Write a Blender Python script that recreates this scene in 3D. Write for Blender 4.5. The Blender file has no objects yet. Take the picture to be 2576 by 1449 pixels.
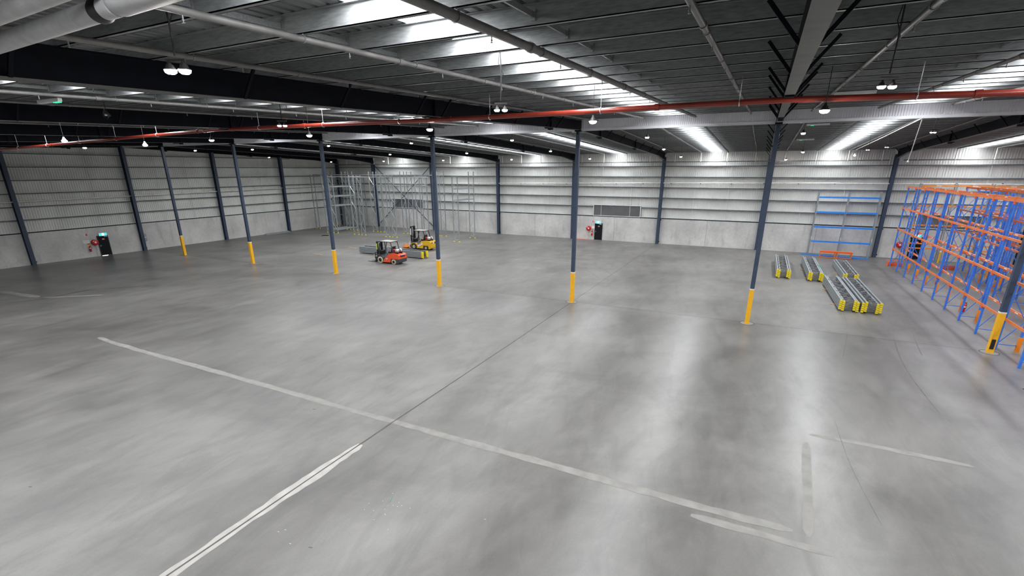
import bpy, math, random
from mathutils import Vector, Matrix

# ------------------------------------------------------------------ camera, world, exposure
SC = bpy.context.scene
COL = SC.collection
W, H = 2576, 1449
F_PX, PITCH, ROLL, YAW = 1213.79, 0.3257, 0.0021, -0.463
CX, CY, CZ, VSHIFT = 19.949, -28.254, 8.0, 111.33
cp, sp, cyw, syw = math.cos(PITCH), math.sin(PITCH), math.cos(YAW), math.sin(YAW)
fwd = Vector((syw * cp, cyw * cp, -sp))
right = Vector((cyw, -syw, 0))
up = right.cross(fwd)
r2 = right * math.cos(ROLL) - up * math.sin(ROLL)
u2 = right * math.sin(ROLL) + up * math.cos(ROLL)
cam = bpy.data.cameras.new('camera')
cam.sensor_width = 36
cam.lens = F_PX / W * 36
cam.shift_y = VSHIFT / W
cam.clip_start, cam.clip_end = 0.05, 300
cam_o = bpy.data.objects.new('camera', cam)
COL.objects.link(cam_o)
m = Matrix.Identity(4)
for i in range(3):
    m[i][0], m[i][1], m[i][2] = r2[i], u2[i], -fwd[i]
m.translation = Vector((CX, CY, CZ))
cam_o.matrix_world = m
SC.camera = cam_o

world = bpy.data.worlds.new('world')
SC.world = world
world.use_nodes = True
world.node_tree.nodes['Background'].inputs[0].default_value = (0.75, 0.85, 1, 1)
world.node_tree.nodes['Background'].inputs[1].default_value = 0.3

SKY_LEVEL = 26.0      # brightness of the daylit roof panels
LAMP_LEVEL = 270.0    # brightness of the high-bay lenses
SC.view_settings.view_transform = 'Standard'
SC.view_settings.look = 'None'
SC.view_settings.gamma = 1
SC.view_settings.exposure = 0.0
cyc = SC.cycles
cyc.max_bounces = 7
cyc.diffuse_bounces = 5
cyc.glossy_bounces = 3
cyc.sample_clamp_indirect = 4
cyc.caustics_reflective = False
cyc.caustics_refractive = False
cyc.use_denoising = True

# ------------------------------------------------------------------ measures of the building
BAY = 10.1
XL = -37.21            # left wall
XR = 50.5              # right wall, out of view
YB = 28.13             # back wall
YF = -37.0             # front wall, behind the camera
CONC = 2.77            # height of the concrete panels
GIRT = 1.097
SIDE = 9.075
SHEET0, SLOPE = 10.85, 0.035
def zs(y, off=0.0):
    return SHEET0 + off - SLOPE * abs(y)
COLX = [BAY * i for i in range(-3, 5)]       # interior column lines

# ------------------------------------------------------------------ materials
def node_mat(name):
    m = bpy.data.materials.new(name)
    m.use_nodes = True
    nt = m.node_tree
    return m, nt, nt.nodes['Principled BSDF']

def mat(name, c, rough=0.5, metal=0.0, var=0.12, scale=3.0, bump=0.0, stretch=(1, 1, 1), spec=0.5):
    m, nt, b = node_mat(name)
    N, L = nt.nodes, nt.links
    tc = N.new('ShaderNodeTexCoord')
    mp = N.new('ShaderNodeMapping')
    mp.inputs['Scale'].default_value = stretch
    nz = N.new('ShaderNodeTexNoise')
    nz.inputs['Scale'].default_value = scale
    nz.inputs['Detail'].default_value = 5
    cr = N.new('ShaderNodeValToRGB')
    lo = tuple(max(0, x * (1 - var)) for x in c)
    hi = tuple(min(1, x * (1 + var)) for x in c)
    cr.color_ramp.elements[0].position = 0.3
    cr.color_ramp.elements[1].position = 0.7
    cr.color_ramp.elements[0].color = (*lo, 1)
    cr.color_ramp.elements[1].color = (*hi, 1)
    L.new(tc.outputs['Object'], mp.inputs[0])
    L.new(mp.outputs[0], nz.inputs['Vector'])
    L.new(nz.outputs[0], cr.inputs[0])
    L.new(cr.outputs[0], b.inputs['Base Color'])
    b.inputs['Roughness'].default_value = rough
    b.inputs['Metallic'].default_value = metal
    b.inputs['Specular IOR Level'].default_value = spec
    if bump:
        bp = N.new('ShaderNodeBump')
        bp.inputs['Strength'].default_value = bump
        bp.inputs['Distance'].default_value = 0.02
        L.new(nz.outputs[0], bp.inputs['Height'])
        L.new(bp.outputs[0], b.inputs['Normal'])
    return m

def emit(name, c, s):
    m, nt, b = node_mat(name)
    b.inputs['Base Color'].default_value = (*c, 1)
    b.inputs['Emission Color'].default_value = (*c, 1)
    b.inputs['Emission Strength'].default_value = s
    return m

def floor_mat():
    m, nt, b = node_mat('polished_concrete')
    N, L = nt.nodes, nt.links
    tc = N.new('ShaderNodeTexCoord')
    def noise(scale, detail, st=(1, 1, 1), rot=0, dist=0.0, rough=0.55):
        # rot turns the long direction of the streaks away from +y
        m1 = N.new('ShaderNodeMapping'); m1.inputs['Rotation'].default_value = (0, 0, rot)
        mp = N.new('ShaderNodeMapping'); mp.inputs['Scale'].default_value = st
        nz = N.new('ShaderNodeTexNoise')
        nz.inputs['Scale'].default_value = scale
        nz.inputs['Detail'].default_value = detail
        nz.inputs['Roughness'].default_value = rough
        nz.inputs['Distortion'].default_value = dist
        L.new(tc.outputs['Object'], m1.inputs[0])
        L.new(m1.outputs[0], mp.inputs[0])
        L.new(mp.outputs[0], nz.inputs['Vector'])
        return nz.outputs[0]
    def ramp(src, p0, p1, c0, c1):
        cr = N.new('ShaderNodeValToRGB')
        e = cr.color_ramp.elements
        e[0].position, e[1].position = p0, p1
        e[0].color, e[1].color = (*c0, 1), (*c1, 1)
        L.new(src, cr.inputs[0])
        return cr.outputs[0]
    def mix(kind, f, a, bb):
        mx = N.new('ShaderNodeMixRGB')
        mx.blend_type = kind
        if isinstance(f, float):
            mx.inputs[0].default_value = f
        else:
            L.new(f, mx.inputs[0])
        L.new(a, mx.inputs[1]); L.new(bb, mx.inputs[2])
        return mx.outputs[0]
    base = ramp(noise(0.11, 5, rot=0.3, dist=0.3), 0.36, 0.66, (0.138, 0.134, 0.129), (0.200, 0.195, 0.188))
    fine = ramp(noise(0.9, 9, (1.5, 0.35, 1), 0.28, 0.3, 0.66), 0.3, 0.72, (0.84, 0.84, 0.84), (1.10, 1.10, 1.10))
    marks = ramp(noise(0.9, 8, (1.2, 0.34, 1), -0.15, 0.9, 0.66), 0.44, 0.80, (1.02, 1.02, 1.02), (0.66, 0.66, 0.66))
    marks2 = ramp(noise(0.3, 8, (1.2, 0.6, 1), 1.15, 0.5, 0.62), 0.44, 0.78, (1.03, 1.03, 1.03), (0.64, 0.64, 0.64))
    grit = ramp(noise(18, 3), 0.3, 0.7, (0.96, 0.96, 0.96), (1.04, 1.04, 1.04))
    specks = ramp(noise(5.5, 2), 0.77, 0.80, (1, 1, 1), (1.25, 1.24, 1.2))
    c = base
    for layer in (fine, marks, marks2, grit, specks):
        c = mix('MULTIPLY', 1.0, c, layer)
    L.new(c, b.inputs['Base Color'])
    rr = ramp(noise(0.3, 6, (1, 0.6, 1), 0.2, 0.4), 0.3, 0.7, (0.285, 0.285, 0.285), (0.36, 0.36, 0.36))
    # the slab behind the post line is less polished
    sep = N.new('ShaderNodeSeparateXYZ'); L.new(tc.outputs['Object'], sep.inputs[0])
    mr = N.new('ShaderNodeMapRange')
    for k_, v_ in ((1, -0.3), (2, 0.5), (3, 0.0), (4, 0.13)): mr.inputs[k_].default_value = v_
    L.new(sep.outputs[1], mr.inputs[0])
    ad = N.new('ShaderNodeMath'); ad.operation = 'ADD'
    L.new(rr, ad.inputs[0]); L.new(mr.outputs[0], ad.inputs[1])
    L.new(ad.outputs[0], b.inputs['Roughness'])
    b.inputs['Specular IOR Level'].default_value = 0.62
    bp = N.new('ShaderNodeBump')
    bp.inputs['Strength'].default_value = 0.12
    bp.inputs['Distance'].default_value = 0.01
    L.new(noise(3.0, 6), bp.inputs['Height'])
    L.new(bp.outputs[0], b.inputs['Normal'])
    return m

def wall_conc_mat():
    m, nt, b = node_mat('precast_concrete')
    N, L = nt.nodes, nt.links
    tc = N.new('ShaderNodeTexCoord')
    outs = []
    for sc, st, p0, p1, c0, c1 in ((0.45, (1, 1, 1), 0.35, 0.7, (0.50, 0.50, 0.49), (0.68, 0.675, 0.66)),
                                   (1.2, (1.5, 1.5, 0.35), 0.55, 0.78, (1, 1, 1), (0.72, 0.72, 0.73)),
                                   (5.0, (1, 1, 1), 0.3, 0.7, (0.93, 0.93, 0.93), (1.06, 1.06, 1.06))):
        mp = N.new('ShaderNodeMapping'); mp.inputs['Scale'].default_value = st
        nz = N.new('ShaderNodeTexNoise'); nz.inputs['Scale'].default_value = sc; nz.inputs['Detail'].default_value = 7
        cr = N.new('ShaderNodeValToRGB')
        e = cr.color_ramp.elements
        e[0].position, e[1].position = p0, p1
        e[0].color, e[1].color = (*c0, 1), (*c1, 1)
        L.new(tc.outputs['Object'], mp.inputs[0]); L.new(mp.outputs[0], nz.inputs['Vector']); L.new(nz.outputs[0], cr.inputs[0])
        outs.append(cr.outputs[0])
    c = outs[0]
    for o in outs[1:]:
        mx = N.new('ShaderNodeMixRGB'); mx.blend_type = 'MULTIPLY'; mx.inputs[0].default_value = 1
        L.new(c, mx.inputs[1]); L.new(o, mx.inputs[2]); c = mx.outputs[0]
    L.new(c, b.inputs['Base Color'])
    b.inputs['Roughness'].default_value = 0.75
    return m

M = {}
M['floor'] = floor_mat()
M['conc'] = wall_conc_mat()
M['clad'] = mat('zincalume_cladding', (0.70, 0.71, 0.69), 0.5, 0.15, 0.10, 0.6)
M['sheet'] = mat('roof_foil', (0.20, 0.21, 0.21), 0.42, 0.35, 0.35, 2.2, stretch=(1, 0.3, 1))
M['galv'] = mat('galvanised_purlin', (0.25, 0.26, 0.265), 0.5, 0.3, 0.22, 6, stretch=(1, 6, 6))
M['girt'] = mat('galvanised_girt', (0.70, 0.73, 0.75), 0.45, 0.0, 0.12, 3)
M['girtface'] = mat('dark_girt_face', (0.13, 0.145, 0.15), 0.5, 0.2, 0.15, 3)  # dark lower lip, set against the pale upper strip
M['baffle'] = mat('baffle_sheet', (0.88, 0.88, 0.93), 0.45, 0.0, 0.06, 1)
M['navy'] = mat('navy_paint', (0.038, 0.058, 0.100), 0.45, 0, 0.15, 4)
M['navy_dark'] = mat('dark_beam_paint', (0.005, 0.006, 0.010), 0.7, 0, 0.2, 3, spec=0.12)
M['flange'] = mat('flange_bounce_grey', (0.11, 0.11, 0.105), 0.6, 0, 0.15, 3)  # paler than the web: light bounced off the floor put into the colour
M['yellow'] = mat('safety_yellow', (0.90, 0.46, 0.012), 0.45, 0, 0.05, 5)
M['rackyellow'] = mat('foot_plate_yellow', (0.88, 0.70, 0.02), 0.45, 0, 0.08, 5)
M['white'] = mat('white_paint', (0.8, 0.8, 0.8), 0.5, 0, 0.04, 5)
M['pipe'] = mat('sprinkler_pipe_grey', (0.17, 0.165, 0.16), 0.5, 0.2, 0.15, 4)
M['pvc'] = mat('grey_plastic_pipe', (0.58, 0.58, 0.59), 0.6, 0, 0.10, 7, stretch=(1, 1, 1))
M['redpipe'] = mat('red_pipe_paint', (0.24, 0.028, 0.016), 0.30, 0.0, 0.12, 3)
M['red'] = mat('fire_red', (0.55, 0.012, 0.018), 0.35, 0, 0.08, 5)
M['black'] = mat('black_paint', (0.012, 0.012, 0.013), 0.45, 0, 0.1, 5)
M['rubber'] = mat('tyre_rubber', (0.03, 0.03, 0.03), 0.75, 0, 0.2, 20)
M['cream'] = mat('cream_tyre', (0.50, 0.45, 0.34), 0.7, 0, 0.15, 12)
M['grey'] = mat('rack_grey', (0.30, 0.33, 0.35), 0.4, 0.15, 0.10, 8)
M['bright'] = mat('bright_zinc', (0.75, 0.77, 0.78), 0.30, 0.6, 0.06, 8)
M['blue'] = mat('rack_blue', (0.045, 0.19, 0.72), 0.42, 0, 0.10, 6)
M['beamblue'] = mat('beam_blue', (0.02, 0.25, 0.85), 0.42, 0, 0.08, 6)
M['orange'] = mat('rack_orange', (0.78, 0.20, 0.05), 0.42, 0, 0.10, 6)
M['guard'] = mat('guard_orange', (0.86, 0.25, 0.012), 0.45, 0, 0.06, 6)
M['brightorange'] = mat('bright_orange', (0.90, 0.13, 0.01), 0.4, 0, 0.06, 6)
M['truckorange'] = mat('forklift_orange', (0.80, 0.10, 0.035), 0.35, 0, 0.05, 6)
M['truckyellow'] = mat('forklift_yellow', (0.72, 0.43, 0.02), 0.35, 0, 0.05, 6)
M['truckgrey'] = mat('forklift_charcoal', (0.05, 0.058, 0.068), 0.45, 0, 0.08, 6)
M['steel'] = mat('bare_steel', (0.45, 0.45, 0.46), 0.35, 0.7, 0.1, 10)
M['timber'] = mat('timber', (0.58, 0.34, 0.16), 0.7, 0, 0.2, 15, stretch=(1, 8, 8))
M['patch'] = mat('pale_mortar', (0.235, 0.229, 0.218), 0.6, 0, 0.16, 2.5)
M['patchbright'] = mat('white_mortar', (0.42, 0.405, 0.385), 0.7, 0, 0.14, 2.5)
M['joint'] = mat('joint_sealant', (0.075, 0.07, 0.065), 0.6, 0, 0.3, 3)
M['skid'] = mat('tyre_rub_mark', (0.125, 0.12, 0.116), 0.45, 0, 0.25, 3)
M['panel'] = mat('grey_infill_panel', (0.115, 0.118, 0.122), 0.55, 0, 0.12, 1.5)
M['door'] = mat('black_door_paint', (0.010, 0.011, 0.014), 0.65, 0, 0.1, 2, spec=0.15)
M['teal'] = emit('exit_sign_face', (0.10, 0.62, 0.66), 0.9)
M['exitwhite'] = emit('exit_sign_white', (0.9, 0.95, 0.95), 0.9)
M['green'] = emit('green_indicator', (0.02, 0.75, 0.30), 1.3)
M['sky'] = emit('daylit_roof_panel', (0.97, 0.985, 1.0), SKY_LEVEL)
M['lens'] = emit('lamp_lens', (1.0, 0.965, 0.91), LAMP_LEVEL)
M['dimlens'] = emit('dim_lamp_lens', (1.0, 0.97, 0.95), 4.0)
M['cable'] = mat('black_cable', (0.015, 0.015, 0.015), 0.6)
M['net'] = mat('green_strap', (0.02, 0.42, 0.30), 0.6)
M['conduit'] = mat('white_conduit', (0.86, 0.85, 0.80), 0.45)
M['daylight'] = emit('daylight_gap', (1, 1, 1), 3.0)
M['signred'] = mat('sign_red', (0.62, 0.05, 0.05), 0.5)
M['signgrey'] = mat('sign_grey_print', (0.45, 0.45, 0.44), 0.5)
M['lime'] = mat('lime_sticker', (0.60, 0.75, 0.02), 0.5)
M['signblue'] = mat('sticker_blue', (0.10, 0.14, 0.45), 0.5)
M['dirtyellow'] = mat('faded_line_paint', (0.45, 0.30, 0.08), 0.7, 0, 0.3, 3)
M['hazard'] = mat('red_floor_paint', (0.55, 0.13, 0.07), 0.6, 0, 0.2, 4)

# ------------------------------------------------------------------ mesh helpers
class MB:
    """Collects shapes; build() links them as one mesh object."""
    def __init__(s):
        s.v, s.f, s.sm = [], [], []
    def add(s, vs, fs, smooth=False):
        o = len(s.v)
        s.v += [tuple(x) for x in vs]
        s.f += [tuple(i + o for i in q) for q in fs]
        s.sm += [smooth] * len(fs)
        return s
    def box(s, x0, x1, y0, y1, z0, z1):
        vs = [(x, y, z) for x in (x0, x1) for y in (y0, y1) for z in (z0, z1)]
        return s.add(vs, [(0, 1, 3, 2), (4, 6, 7, 5), (0, 4, 5, 1), (2, 3, 7, 6), (0, 2, 6, 4), (1, 5, 7, 3)])
    def bar(s, a, b, w, h, ref=(0, 0, 1)):
        """rectangular bar from a to b, w across, h along ref"""
        a, b = Vector(a), Vector(b)
        d = (b - a).normalized()
        r = Vector(ref)
        if abs(d.dot(r)) > 0.98:
            r = Vector((0, 1, 0))
        sx = d.cross(r).normalized()
        sz = sx.cross(d).normalized()
        vs = []
        for p in (a, b):
            for i, j in ((-1, -1), (1, -1), (1, 1), (-1, 1)):
                vs.append(p + sx * (w / 2 * i) + sz * (h / 2 * j))
        return s.add(vs, [(0, 3, 2, 1), (4, 5, 6, 7), (0, 1, 5, 4), (1, 2, 6, 5), (2, 3, 7, 6), (3, 0, 4, 7)])
    def tube(s, pts, r, n=10, cap=True):
        pts = [Vector(p) for p in pts]
        rs = r if isinstance(r, (list, tuple)) else [r] * len(pts)
        rings = []
        for i, p in enumerate(pts):
            if i == 0: d = pts[1] - p
            elif i == len(pts) - 1: d = p - pts[i - 1]
            else: d = pts[i + 1] - pts[i - 1]
            d.normalize()
            ref = Vector((0, 0, 1)) if abs(d.z) < 0.95 else Vector((0, 1, 0))
            sx = d.cross(ref).normalized(); sz = sx.cross(d)
            rings.append([p + (sx * math.cos(2 * math.pi * k / n) + sz * math.sin(2 * math.pi * k / n)) * rs[i] for k in range(n)])
        vs = [q for rg in rings for q in rg]
        fs = []
        for i in range(len(pts) - 1):
            for k in range(n):
                fs.append((i * n + k, i * n + (k + 1) % n, (i + 1) * n + (k + 1) % n, (i + 1) * n + k))
        s.add(vs, fs, True)
        if cap:
            s.add(rings[0], [tuple(reversed(range(n)))]); s.add(rings[-1], [tuple(range(n))])
        return s
    def lathe(s, prof, c, axis='z', n=20, smooth=True):
        """prof: (radius, height) pairs round axis through c"""
        c = Vector(c)
        vs, fs = [], []
        for r, h in prof:
            for k in range(n):
                a = 2 * math.pi * k / n
                x, y = r * math.cos(a), r * math.sin(a)
                vs.append(c + (Vector((x, y, h)) if axis == 'z' else Vector((h, x, y)) if axis == 'x' else Vector((y, h, x))))
        for i in range(len(prof) - 1):
            for k in range(n):
                fs.append((i * n + k, i * n + (k + 1) % n, (i + 1) * n + (k + 1) % n, (i + 1) * n + k))
        return s.add(vs, fs, smooth)
    def prism(s, poly, lo, hi, axis='y', smooth=False):
        """poly in the plane across axis, extruded lo..hi"""
        n = len(poly)
        def P(a, b, t):
            return (a, t, b) if axis == 'y' else (t, a, b) if axis == 'x' else (a, b, t)
        vs = [P(a, b, lo) for a, b in poly] + [P(a, b, hi) for a, b in poly]
        fs = [tuple(range(n)), tuple(reversed(range(n, 2 * n)))]
        s.add(vs, fs)
        s.add(vs, [(i, i + n, (i + 1) % n + n, (i + 1) % n) for i in range(n)], smooth)
        return s
    def mesh(s, name, m):
        me = bpy.data.meshes.new(name)
        me.from_pydata(s.v, [], s.f)
        me.polygons.foreach_set('use_smooth', s.sm)
        if m: me.materials.append(M[m] if isinstance(m, str) else m)
        me.update()
        return me
    def build(s, name, m, parent=None, bevel=0):
        o = bpy.data.objects.new(name, s.mesh(name, m))
        COL.objects.link(o)
        if parent is not None:
            o.parent = parent
        if bevel:
            bv = o.modifiers.new('bevel', 'BEVEL'); bv.width = bevel; bv.segments = 2; bv.limit_method = 'ANGLE'
        return o

def tag(o, label=None, cat=None, group=None, kind=None):
    if label: o['label'] = label
    if cat: o['category'] = cat
    if group: o['group'] = group
    if kind: o['kind'] = kind
    return o

def empty(name, loc=(0, 0, 0), rz=0, label=None, cat=None, group=None, kind=None):
    o = bpy.data.objects.new(name, None)
    o.empty_display_size = 0.2
    COL.objects.link(o)
    o.location = loc
    o.rotation_euler = (0, 0, rz)
    return tag(o, label, cat, group, kind)

def struct(name, mb, m, label, cat='structure'):
    o = mb.build(name, m)
    return tag(o, label, cat, kind='structure')

def copy_tree(o, parent=None, loc=None, rz=None, label=None, group=None):
    c = o.copy()
    COL.objects.link(c)
    c.parent = parent
    if loc is not None: c.location = loc
    if rz is not None: c.rotation_euler = (0, 0, rz)
    if label: c['label'] = label
    if group: c['group'] = group
    for ch in list(o.children):
        copy_tree(ch, c)
    return c

def ribbed(mb, a, b, z0, z1, pitch, depth, nrm):
    """vertical ribbed sheet from plan point a to b between heights z0 and z1 (numbers or functions of distance 0..1)"""
    a, b = Vector((*a, 0)), Vector((*b, 0))
    n = max(1, int(round((b - a).length / pitch)))
    nv = Vector((*nrm, 0))
    pts = []
    for i in range(n):
        for t, d in ((0, 0), (0.58, 0), (0.68, 1), (0.90, 1)):
            pts.append(((i + t) / n, d * depth))
    pts.append((1, 0))
    f0 = z0 if callable(z0) else (lambda t: z0)
    f1 = z1 if callable(z1) else (lambda t: z1)
    vs = []
    for t, d in pts:
        p = a + (b - a) * t + nv * d
        vs += [(p.x, p.y, f0(t)), (p.x, p.y, f1(t))]
    mb.add(vs, [(2 * i, 2 * i + 2, 2 * i + 3, 2 * i + 1) for i in range(len(pts) - 1)])

# ------------------------------------------------------------------ floor
mb = MB(); mb.box(XL - 0.6, XR + 0.5, YF - 0.5, YB + 0.8, -0.25, 0)
floor = struct('floor', mb, 'floor', 'wide grey polished concrete warehouse floor', 'floor')

rnd = random.Random(7)
def ribbon(name, pts, w, m, z=0.003, jag=0.0, seg=0.25, ends=True):
    """thin trowelled strip of mortar or rubber on the slab, with a ragged edge"""
    P = [Vector((x, y, 0)) for x, y in pts]
    line = []
    for a, b in zip(P, P[1:]):
        n = max(1, int((b - a).length / seg))
        line += [a + (b - a) * (k / n) for k in range(n)]
    line.append(P[-1])
    vs = []
    jl = jr = 0
    for i, p in enumerate(line):
        d = (line[min(i + 1, len(line) - 1)] - line[max(i - 1, 0)]).normalized()
        nn = Vector((-d.y, d.x, 0))
        jl = 0.6 * jl + rnd.uniform(-jag, jag); jr = 0.6 * jr + rnd.uniform(-jag, jag)
        e = 1.0
        if ends and (i == 0 or i == len(line) - 1): e = 0.45
        vs += [(p + nn * (w / 2 * e + jl)).to_tuple(), (p - nn * (w / 2 * e + jr)).to_tuple()]
    vs = [(x, y, z) for x, y, _ in vs]
    b = MB(); b.add(vs, [(2 * i, 2 * i + 1, 2 * i + 3, 2 * i + 2) for i in range(len(line) - 1)])
    return b.build(name, m, floor)

ribbon('mortar_strip', [(-9.0, -17.0), (-7.4, -17.08), (-5.3, -17.13), (1.9, -17.12), (7.6, -17.19), (14.4, -17.17), (19.9, -17.19), (21.7, -17.12)], 0.27, 'patch', jag=0.022)
ribbon('mortar_strip', [(19.5, -17.6), (22.45, -17.57)], 0.24, 'patch', jag=0.018)
ribbon('mortar_strip', [(22.4, -11.95), (24.1, -11.9), (26.4, -11.94)], 0.22, 'patch', jag=0.02)
ribbon('mortar_strip', [(22.25, -12.6), (22.15, -14.6), (22.02, -17.2)], 0.22, 'patch', jag=0.015)
ribbon('mortar_strip', [(10.03, -27.5), (10.0, -24.5), (9.98, -21.0), (9.98, -18.75)], 0.38, 'patchbright', jag=0.04)
ribbon('floor_joint', [(10.0, -27.5), (9.98, -20), (9.98, -17.0), (10.1, -8.0), (10.1, -0.2)], 0.045, 'joint', z=0.006, ends=False)
ribbon('floor_joint', [(XL + 0.2, 0.12), (44, 0.12)], 0.03, 'joint', z=0.005, ends=False)
for cx in (0.0, 20.2, -20.2):
    if cx < 20: ribbon('floor_joint', [(cx, 0.2), (cx, YB - 0.1)], 0.02, 'joint', z=0.005, ends=False)
ribbon('floor_joint', [(10.1, 0.2), (10.1, YB - 0.1)], 0.03, 'joint', z=0.005, ends=False)
ribbon('floor_joint', [(-22.1, -16.3), (-21.3, -14.4), (-21.6, -12.0), (-19.5, -9.6)], 0.06, 'joint', z=0.005, jag=0.02)
ribbon('mortar_strip', [(-26.5, -14.8), (-22.2, -14.4)], 0.5, 'patch', jag=0.05)
ribbon('mortar_strip', [(-21.6, -14.3), (-19.0, -12.2)], 0.35, 'patch', jag=0.05)
def arc(pts, w=0.05):
    ribbon('tyre_mark', pts, w, 'skid', z=0.004, seg=0.4, jag=0.004)
def smooth_pts(p, n=6):
    out = []
    for i in range(len(p) - 1):
        p0, p1, p2, p3 = p[max(i - 1, 0)], p[i], p[i + 1], p[min(i + 2, len(p) - 1)]
        for k in range(n):
            t = k / n
            out.append(tuple(0.5 * (2 * p1[j] + (p2[j] - p0[j]) * t + (2 * p0[j] - 5 * p1[j] + 4 * p2[j] - p3[j]) * t * t + (3 * p1[j] - p0[j] - 3 * p2[j] + p3[j]) * t ** 3) for j in (0, 1)))
    out.append(p[-1])
    return out
arc(smooth_pts([(27.5, 5.5), (26.86, 0.7), (26.5, -2.6), (26.4, -5.5), (26.5, -8.5)]), 0.035)
arc(smooth_pts([(28.2, 4.3), (27.66, 0.2), (27.44, -1.9)]), 0.04)
arc(smooth_pts([(25.24, 5.3), (24.95, 1.0), (24.2, -3.8)]), 0.025)
arc(smooth_pts([(23.2, -10.5), (23.3, -13.5), (23.6, -16.0)]), 0.02)
for k in range(7):
    y0 = 7.0 + k * 1.9
    arc(smooth_pts([(-9 + k * 1.3, y0), (-2 + k, y0 + 2.6 - 0.2 * k), (6 + k * 0.4, y0 + 2.2), (9.5 + k * 0.5, y0 - 2.0)]), 0.10)
# painted lines by the exits and orange/yellow traces at the rack aisle
ribbon('floor_paint', [(0.4, 27.9), (2.6, 27.7)], 0.45, 'hazard', jag=0.04)
ribbon('floor_paint', [(2.7, 27.75), (3.6, 27.75)], 0.12, 'dirtyellow', jag=0.02)
ribbon('floor_paint', [(-36.75, -4.9), (-36.75, -2.6)], 0.1, 'dirtyellow', jag=0.02)
ribbon('floor_paint', [(31.0, 26.9), (33.4, 27.3)], 0.5, 'hazard', jag=0.05)

# ------------------------------------------------------------------ walls
def zroof_y(y): return zs(y, 0.02)
WY = YB + 0.2          # inner face of concrete, back wall
WX = XL - 0.2
# back wall
wb = MB(); wb.box(XL - 0.5, XR + 0.4, WY, WY + 0.28, 0, CONC)
back = struct('wall_back', wb, 'conc', 'back wall with pale concrete base and ribbed metal cladding above', 'wall')
cb = MB(); ribbed(cb, (XL - 0.5, WY + 0.28), (XR + 0.4, WY + 0.28), CONC, zroof_y(WY), 0.19, 0.03, (0, -1))
cb.build('cladding', 'clad', back)['label'] = 'ribbed grey metal cladding'
tb = MB()
tb.box(XL, XR, WY - 0.02, WY + 0.24, CONC - 0.03, CONC + 0.03)
tb.build('capping_angle', 'navy_dark', back)
jb = MB()
for i in range(-3, 5):
    for o in (5.05,):
        jb.box(i * BAY + o - 0.01, i * BAY + o + 0.01, WY - 0.004, WY, 0, CONC - 0.03)
jb.build('panel_joint', 'joint', back)
# left wall
wl = MB(); wl.box(WX - 0.28, WX, YF - 0.3, WY, 0, CONC)
left = struct('wall_left', wl, 'conc', 'left wall with grey concrete base and ribbed metal cladding above', 'wall')
cl = MB(); ribbed(cl, (WX - 0.28, YF - 0.3), (WX - 0.28, WY + 0.28), CONC, lambda t: zroof_y(YF + (WY - YF) * t), 0.19, 0.03, (1, 0))
cl.build('cladding', 'clad', left)['label'] = 'ribbed grey metal cladding'
tb = MB(); tb.box(WX - 0.24, WX + 0.02, YF, WY, CONC - 0.03, CONC + 0.03)
tb.build('capping_angle', 'navy_dark', left)
# walls behind and beside the camera
wr = MB(); wr.box(XR + 0.2, XR + 0.5, YF - 0.3, WY + 0.3, 0, CONC)
wright = struct('wall_right', wr, 'conc', 'right wall beyond the racks', 'wall')
c2 = MB(); ribbed(c2, (XR + 0.35, YF - 0.3), (XR + 0.35, WY + 0.3), CONC, lambda t: zroof_y(YF + (WY - YF) * t), 0.25, 0.03, (-1, 0))
c2.build('cladding', 'clad', wright)
wf = MB(); wf.box(XL - 0.5, XR + 0.5, YF - 0.5, YF - 0.2, 0, CONC)
wfront = struct('wall_front', wf, 'conc', 'front wall behind the viewer', 'wall')
c3 = MB(); ribbed(c3, (XL - 0.5, YF - 0.3), (XR + 0.5, YF - 0.3), CONC, zroof_y(YF), 0.25, 0.03, (0, 1))
c3.build('cladding', 'clad', wfront)

# girts along the two visible walls
GL = 'horizontal galvanised girt on the %s wall, %s above the concrete base'
ordn = ['first', 'second', 'third', 'fourth', 'fifth', 'sixth', 'seventh']
for k in range(0, 7):
    z = CONC + 0.05 + k * GIRT
    if k < 6:
        cuts = [(XL, XR)]
        if k == 1: cuts = [(XL, -27.6), (-22.0, 2.4), (8.05, 32.8), (37.6, XR)]
        g = MB()
        for a, b in cuts:
            g.box(a, b, WY + 0.02, WY + 0.24, z - 0.012, z + 0.012)
            g.box(a, b, WY + 0.02, WY + 0.035, z + 0.012, z + 0.055)
        o = tag(g.build('wall_girt', 'girt'), GL % ('back', ordn[k]), 'girt', 'girts on the back wall')
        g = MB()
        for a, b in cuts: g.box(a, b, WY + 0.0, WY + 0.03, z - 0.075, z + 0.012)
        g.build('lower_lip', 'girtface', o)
    g = MB()
    ye = YB if k < 6 else 20.0
    g.box(WX - 0.24, WX - 0.02, YF, ye, z - 0.012, z + 0.012)
    g.box(WX - 0.035, WX - 0.02, YF, ye, z + 0.012, z + 0.05)
    o = tag(g.build('wall_girt', 'girt'), GL % ('left', ordn[k]), 'girt', 'girts on the left wall')
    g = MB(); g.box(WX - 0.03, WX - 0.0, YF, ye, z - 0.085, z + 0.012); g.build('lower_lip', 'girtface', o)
ONES = ['zeroth', 'first', 'second', 'third', 'fourth', 'fifth', 'sixth', 'seventh', 'eighth', 'ninth', 'tenth', 'eleventh', 'twelfth', 'thirteenth', 'fourteenth',
        'fifteenth', 'sixteenth', 'seventeenth', 'eighteenth', 'nineteenth', 'twentieth']
def ordinal(n):
    return ONES[n] if n <= 20 else 'twenty-' + ONES[n - 20]
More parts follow.
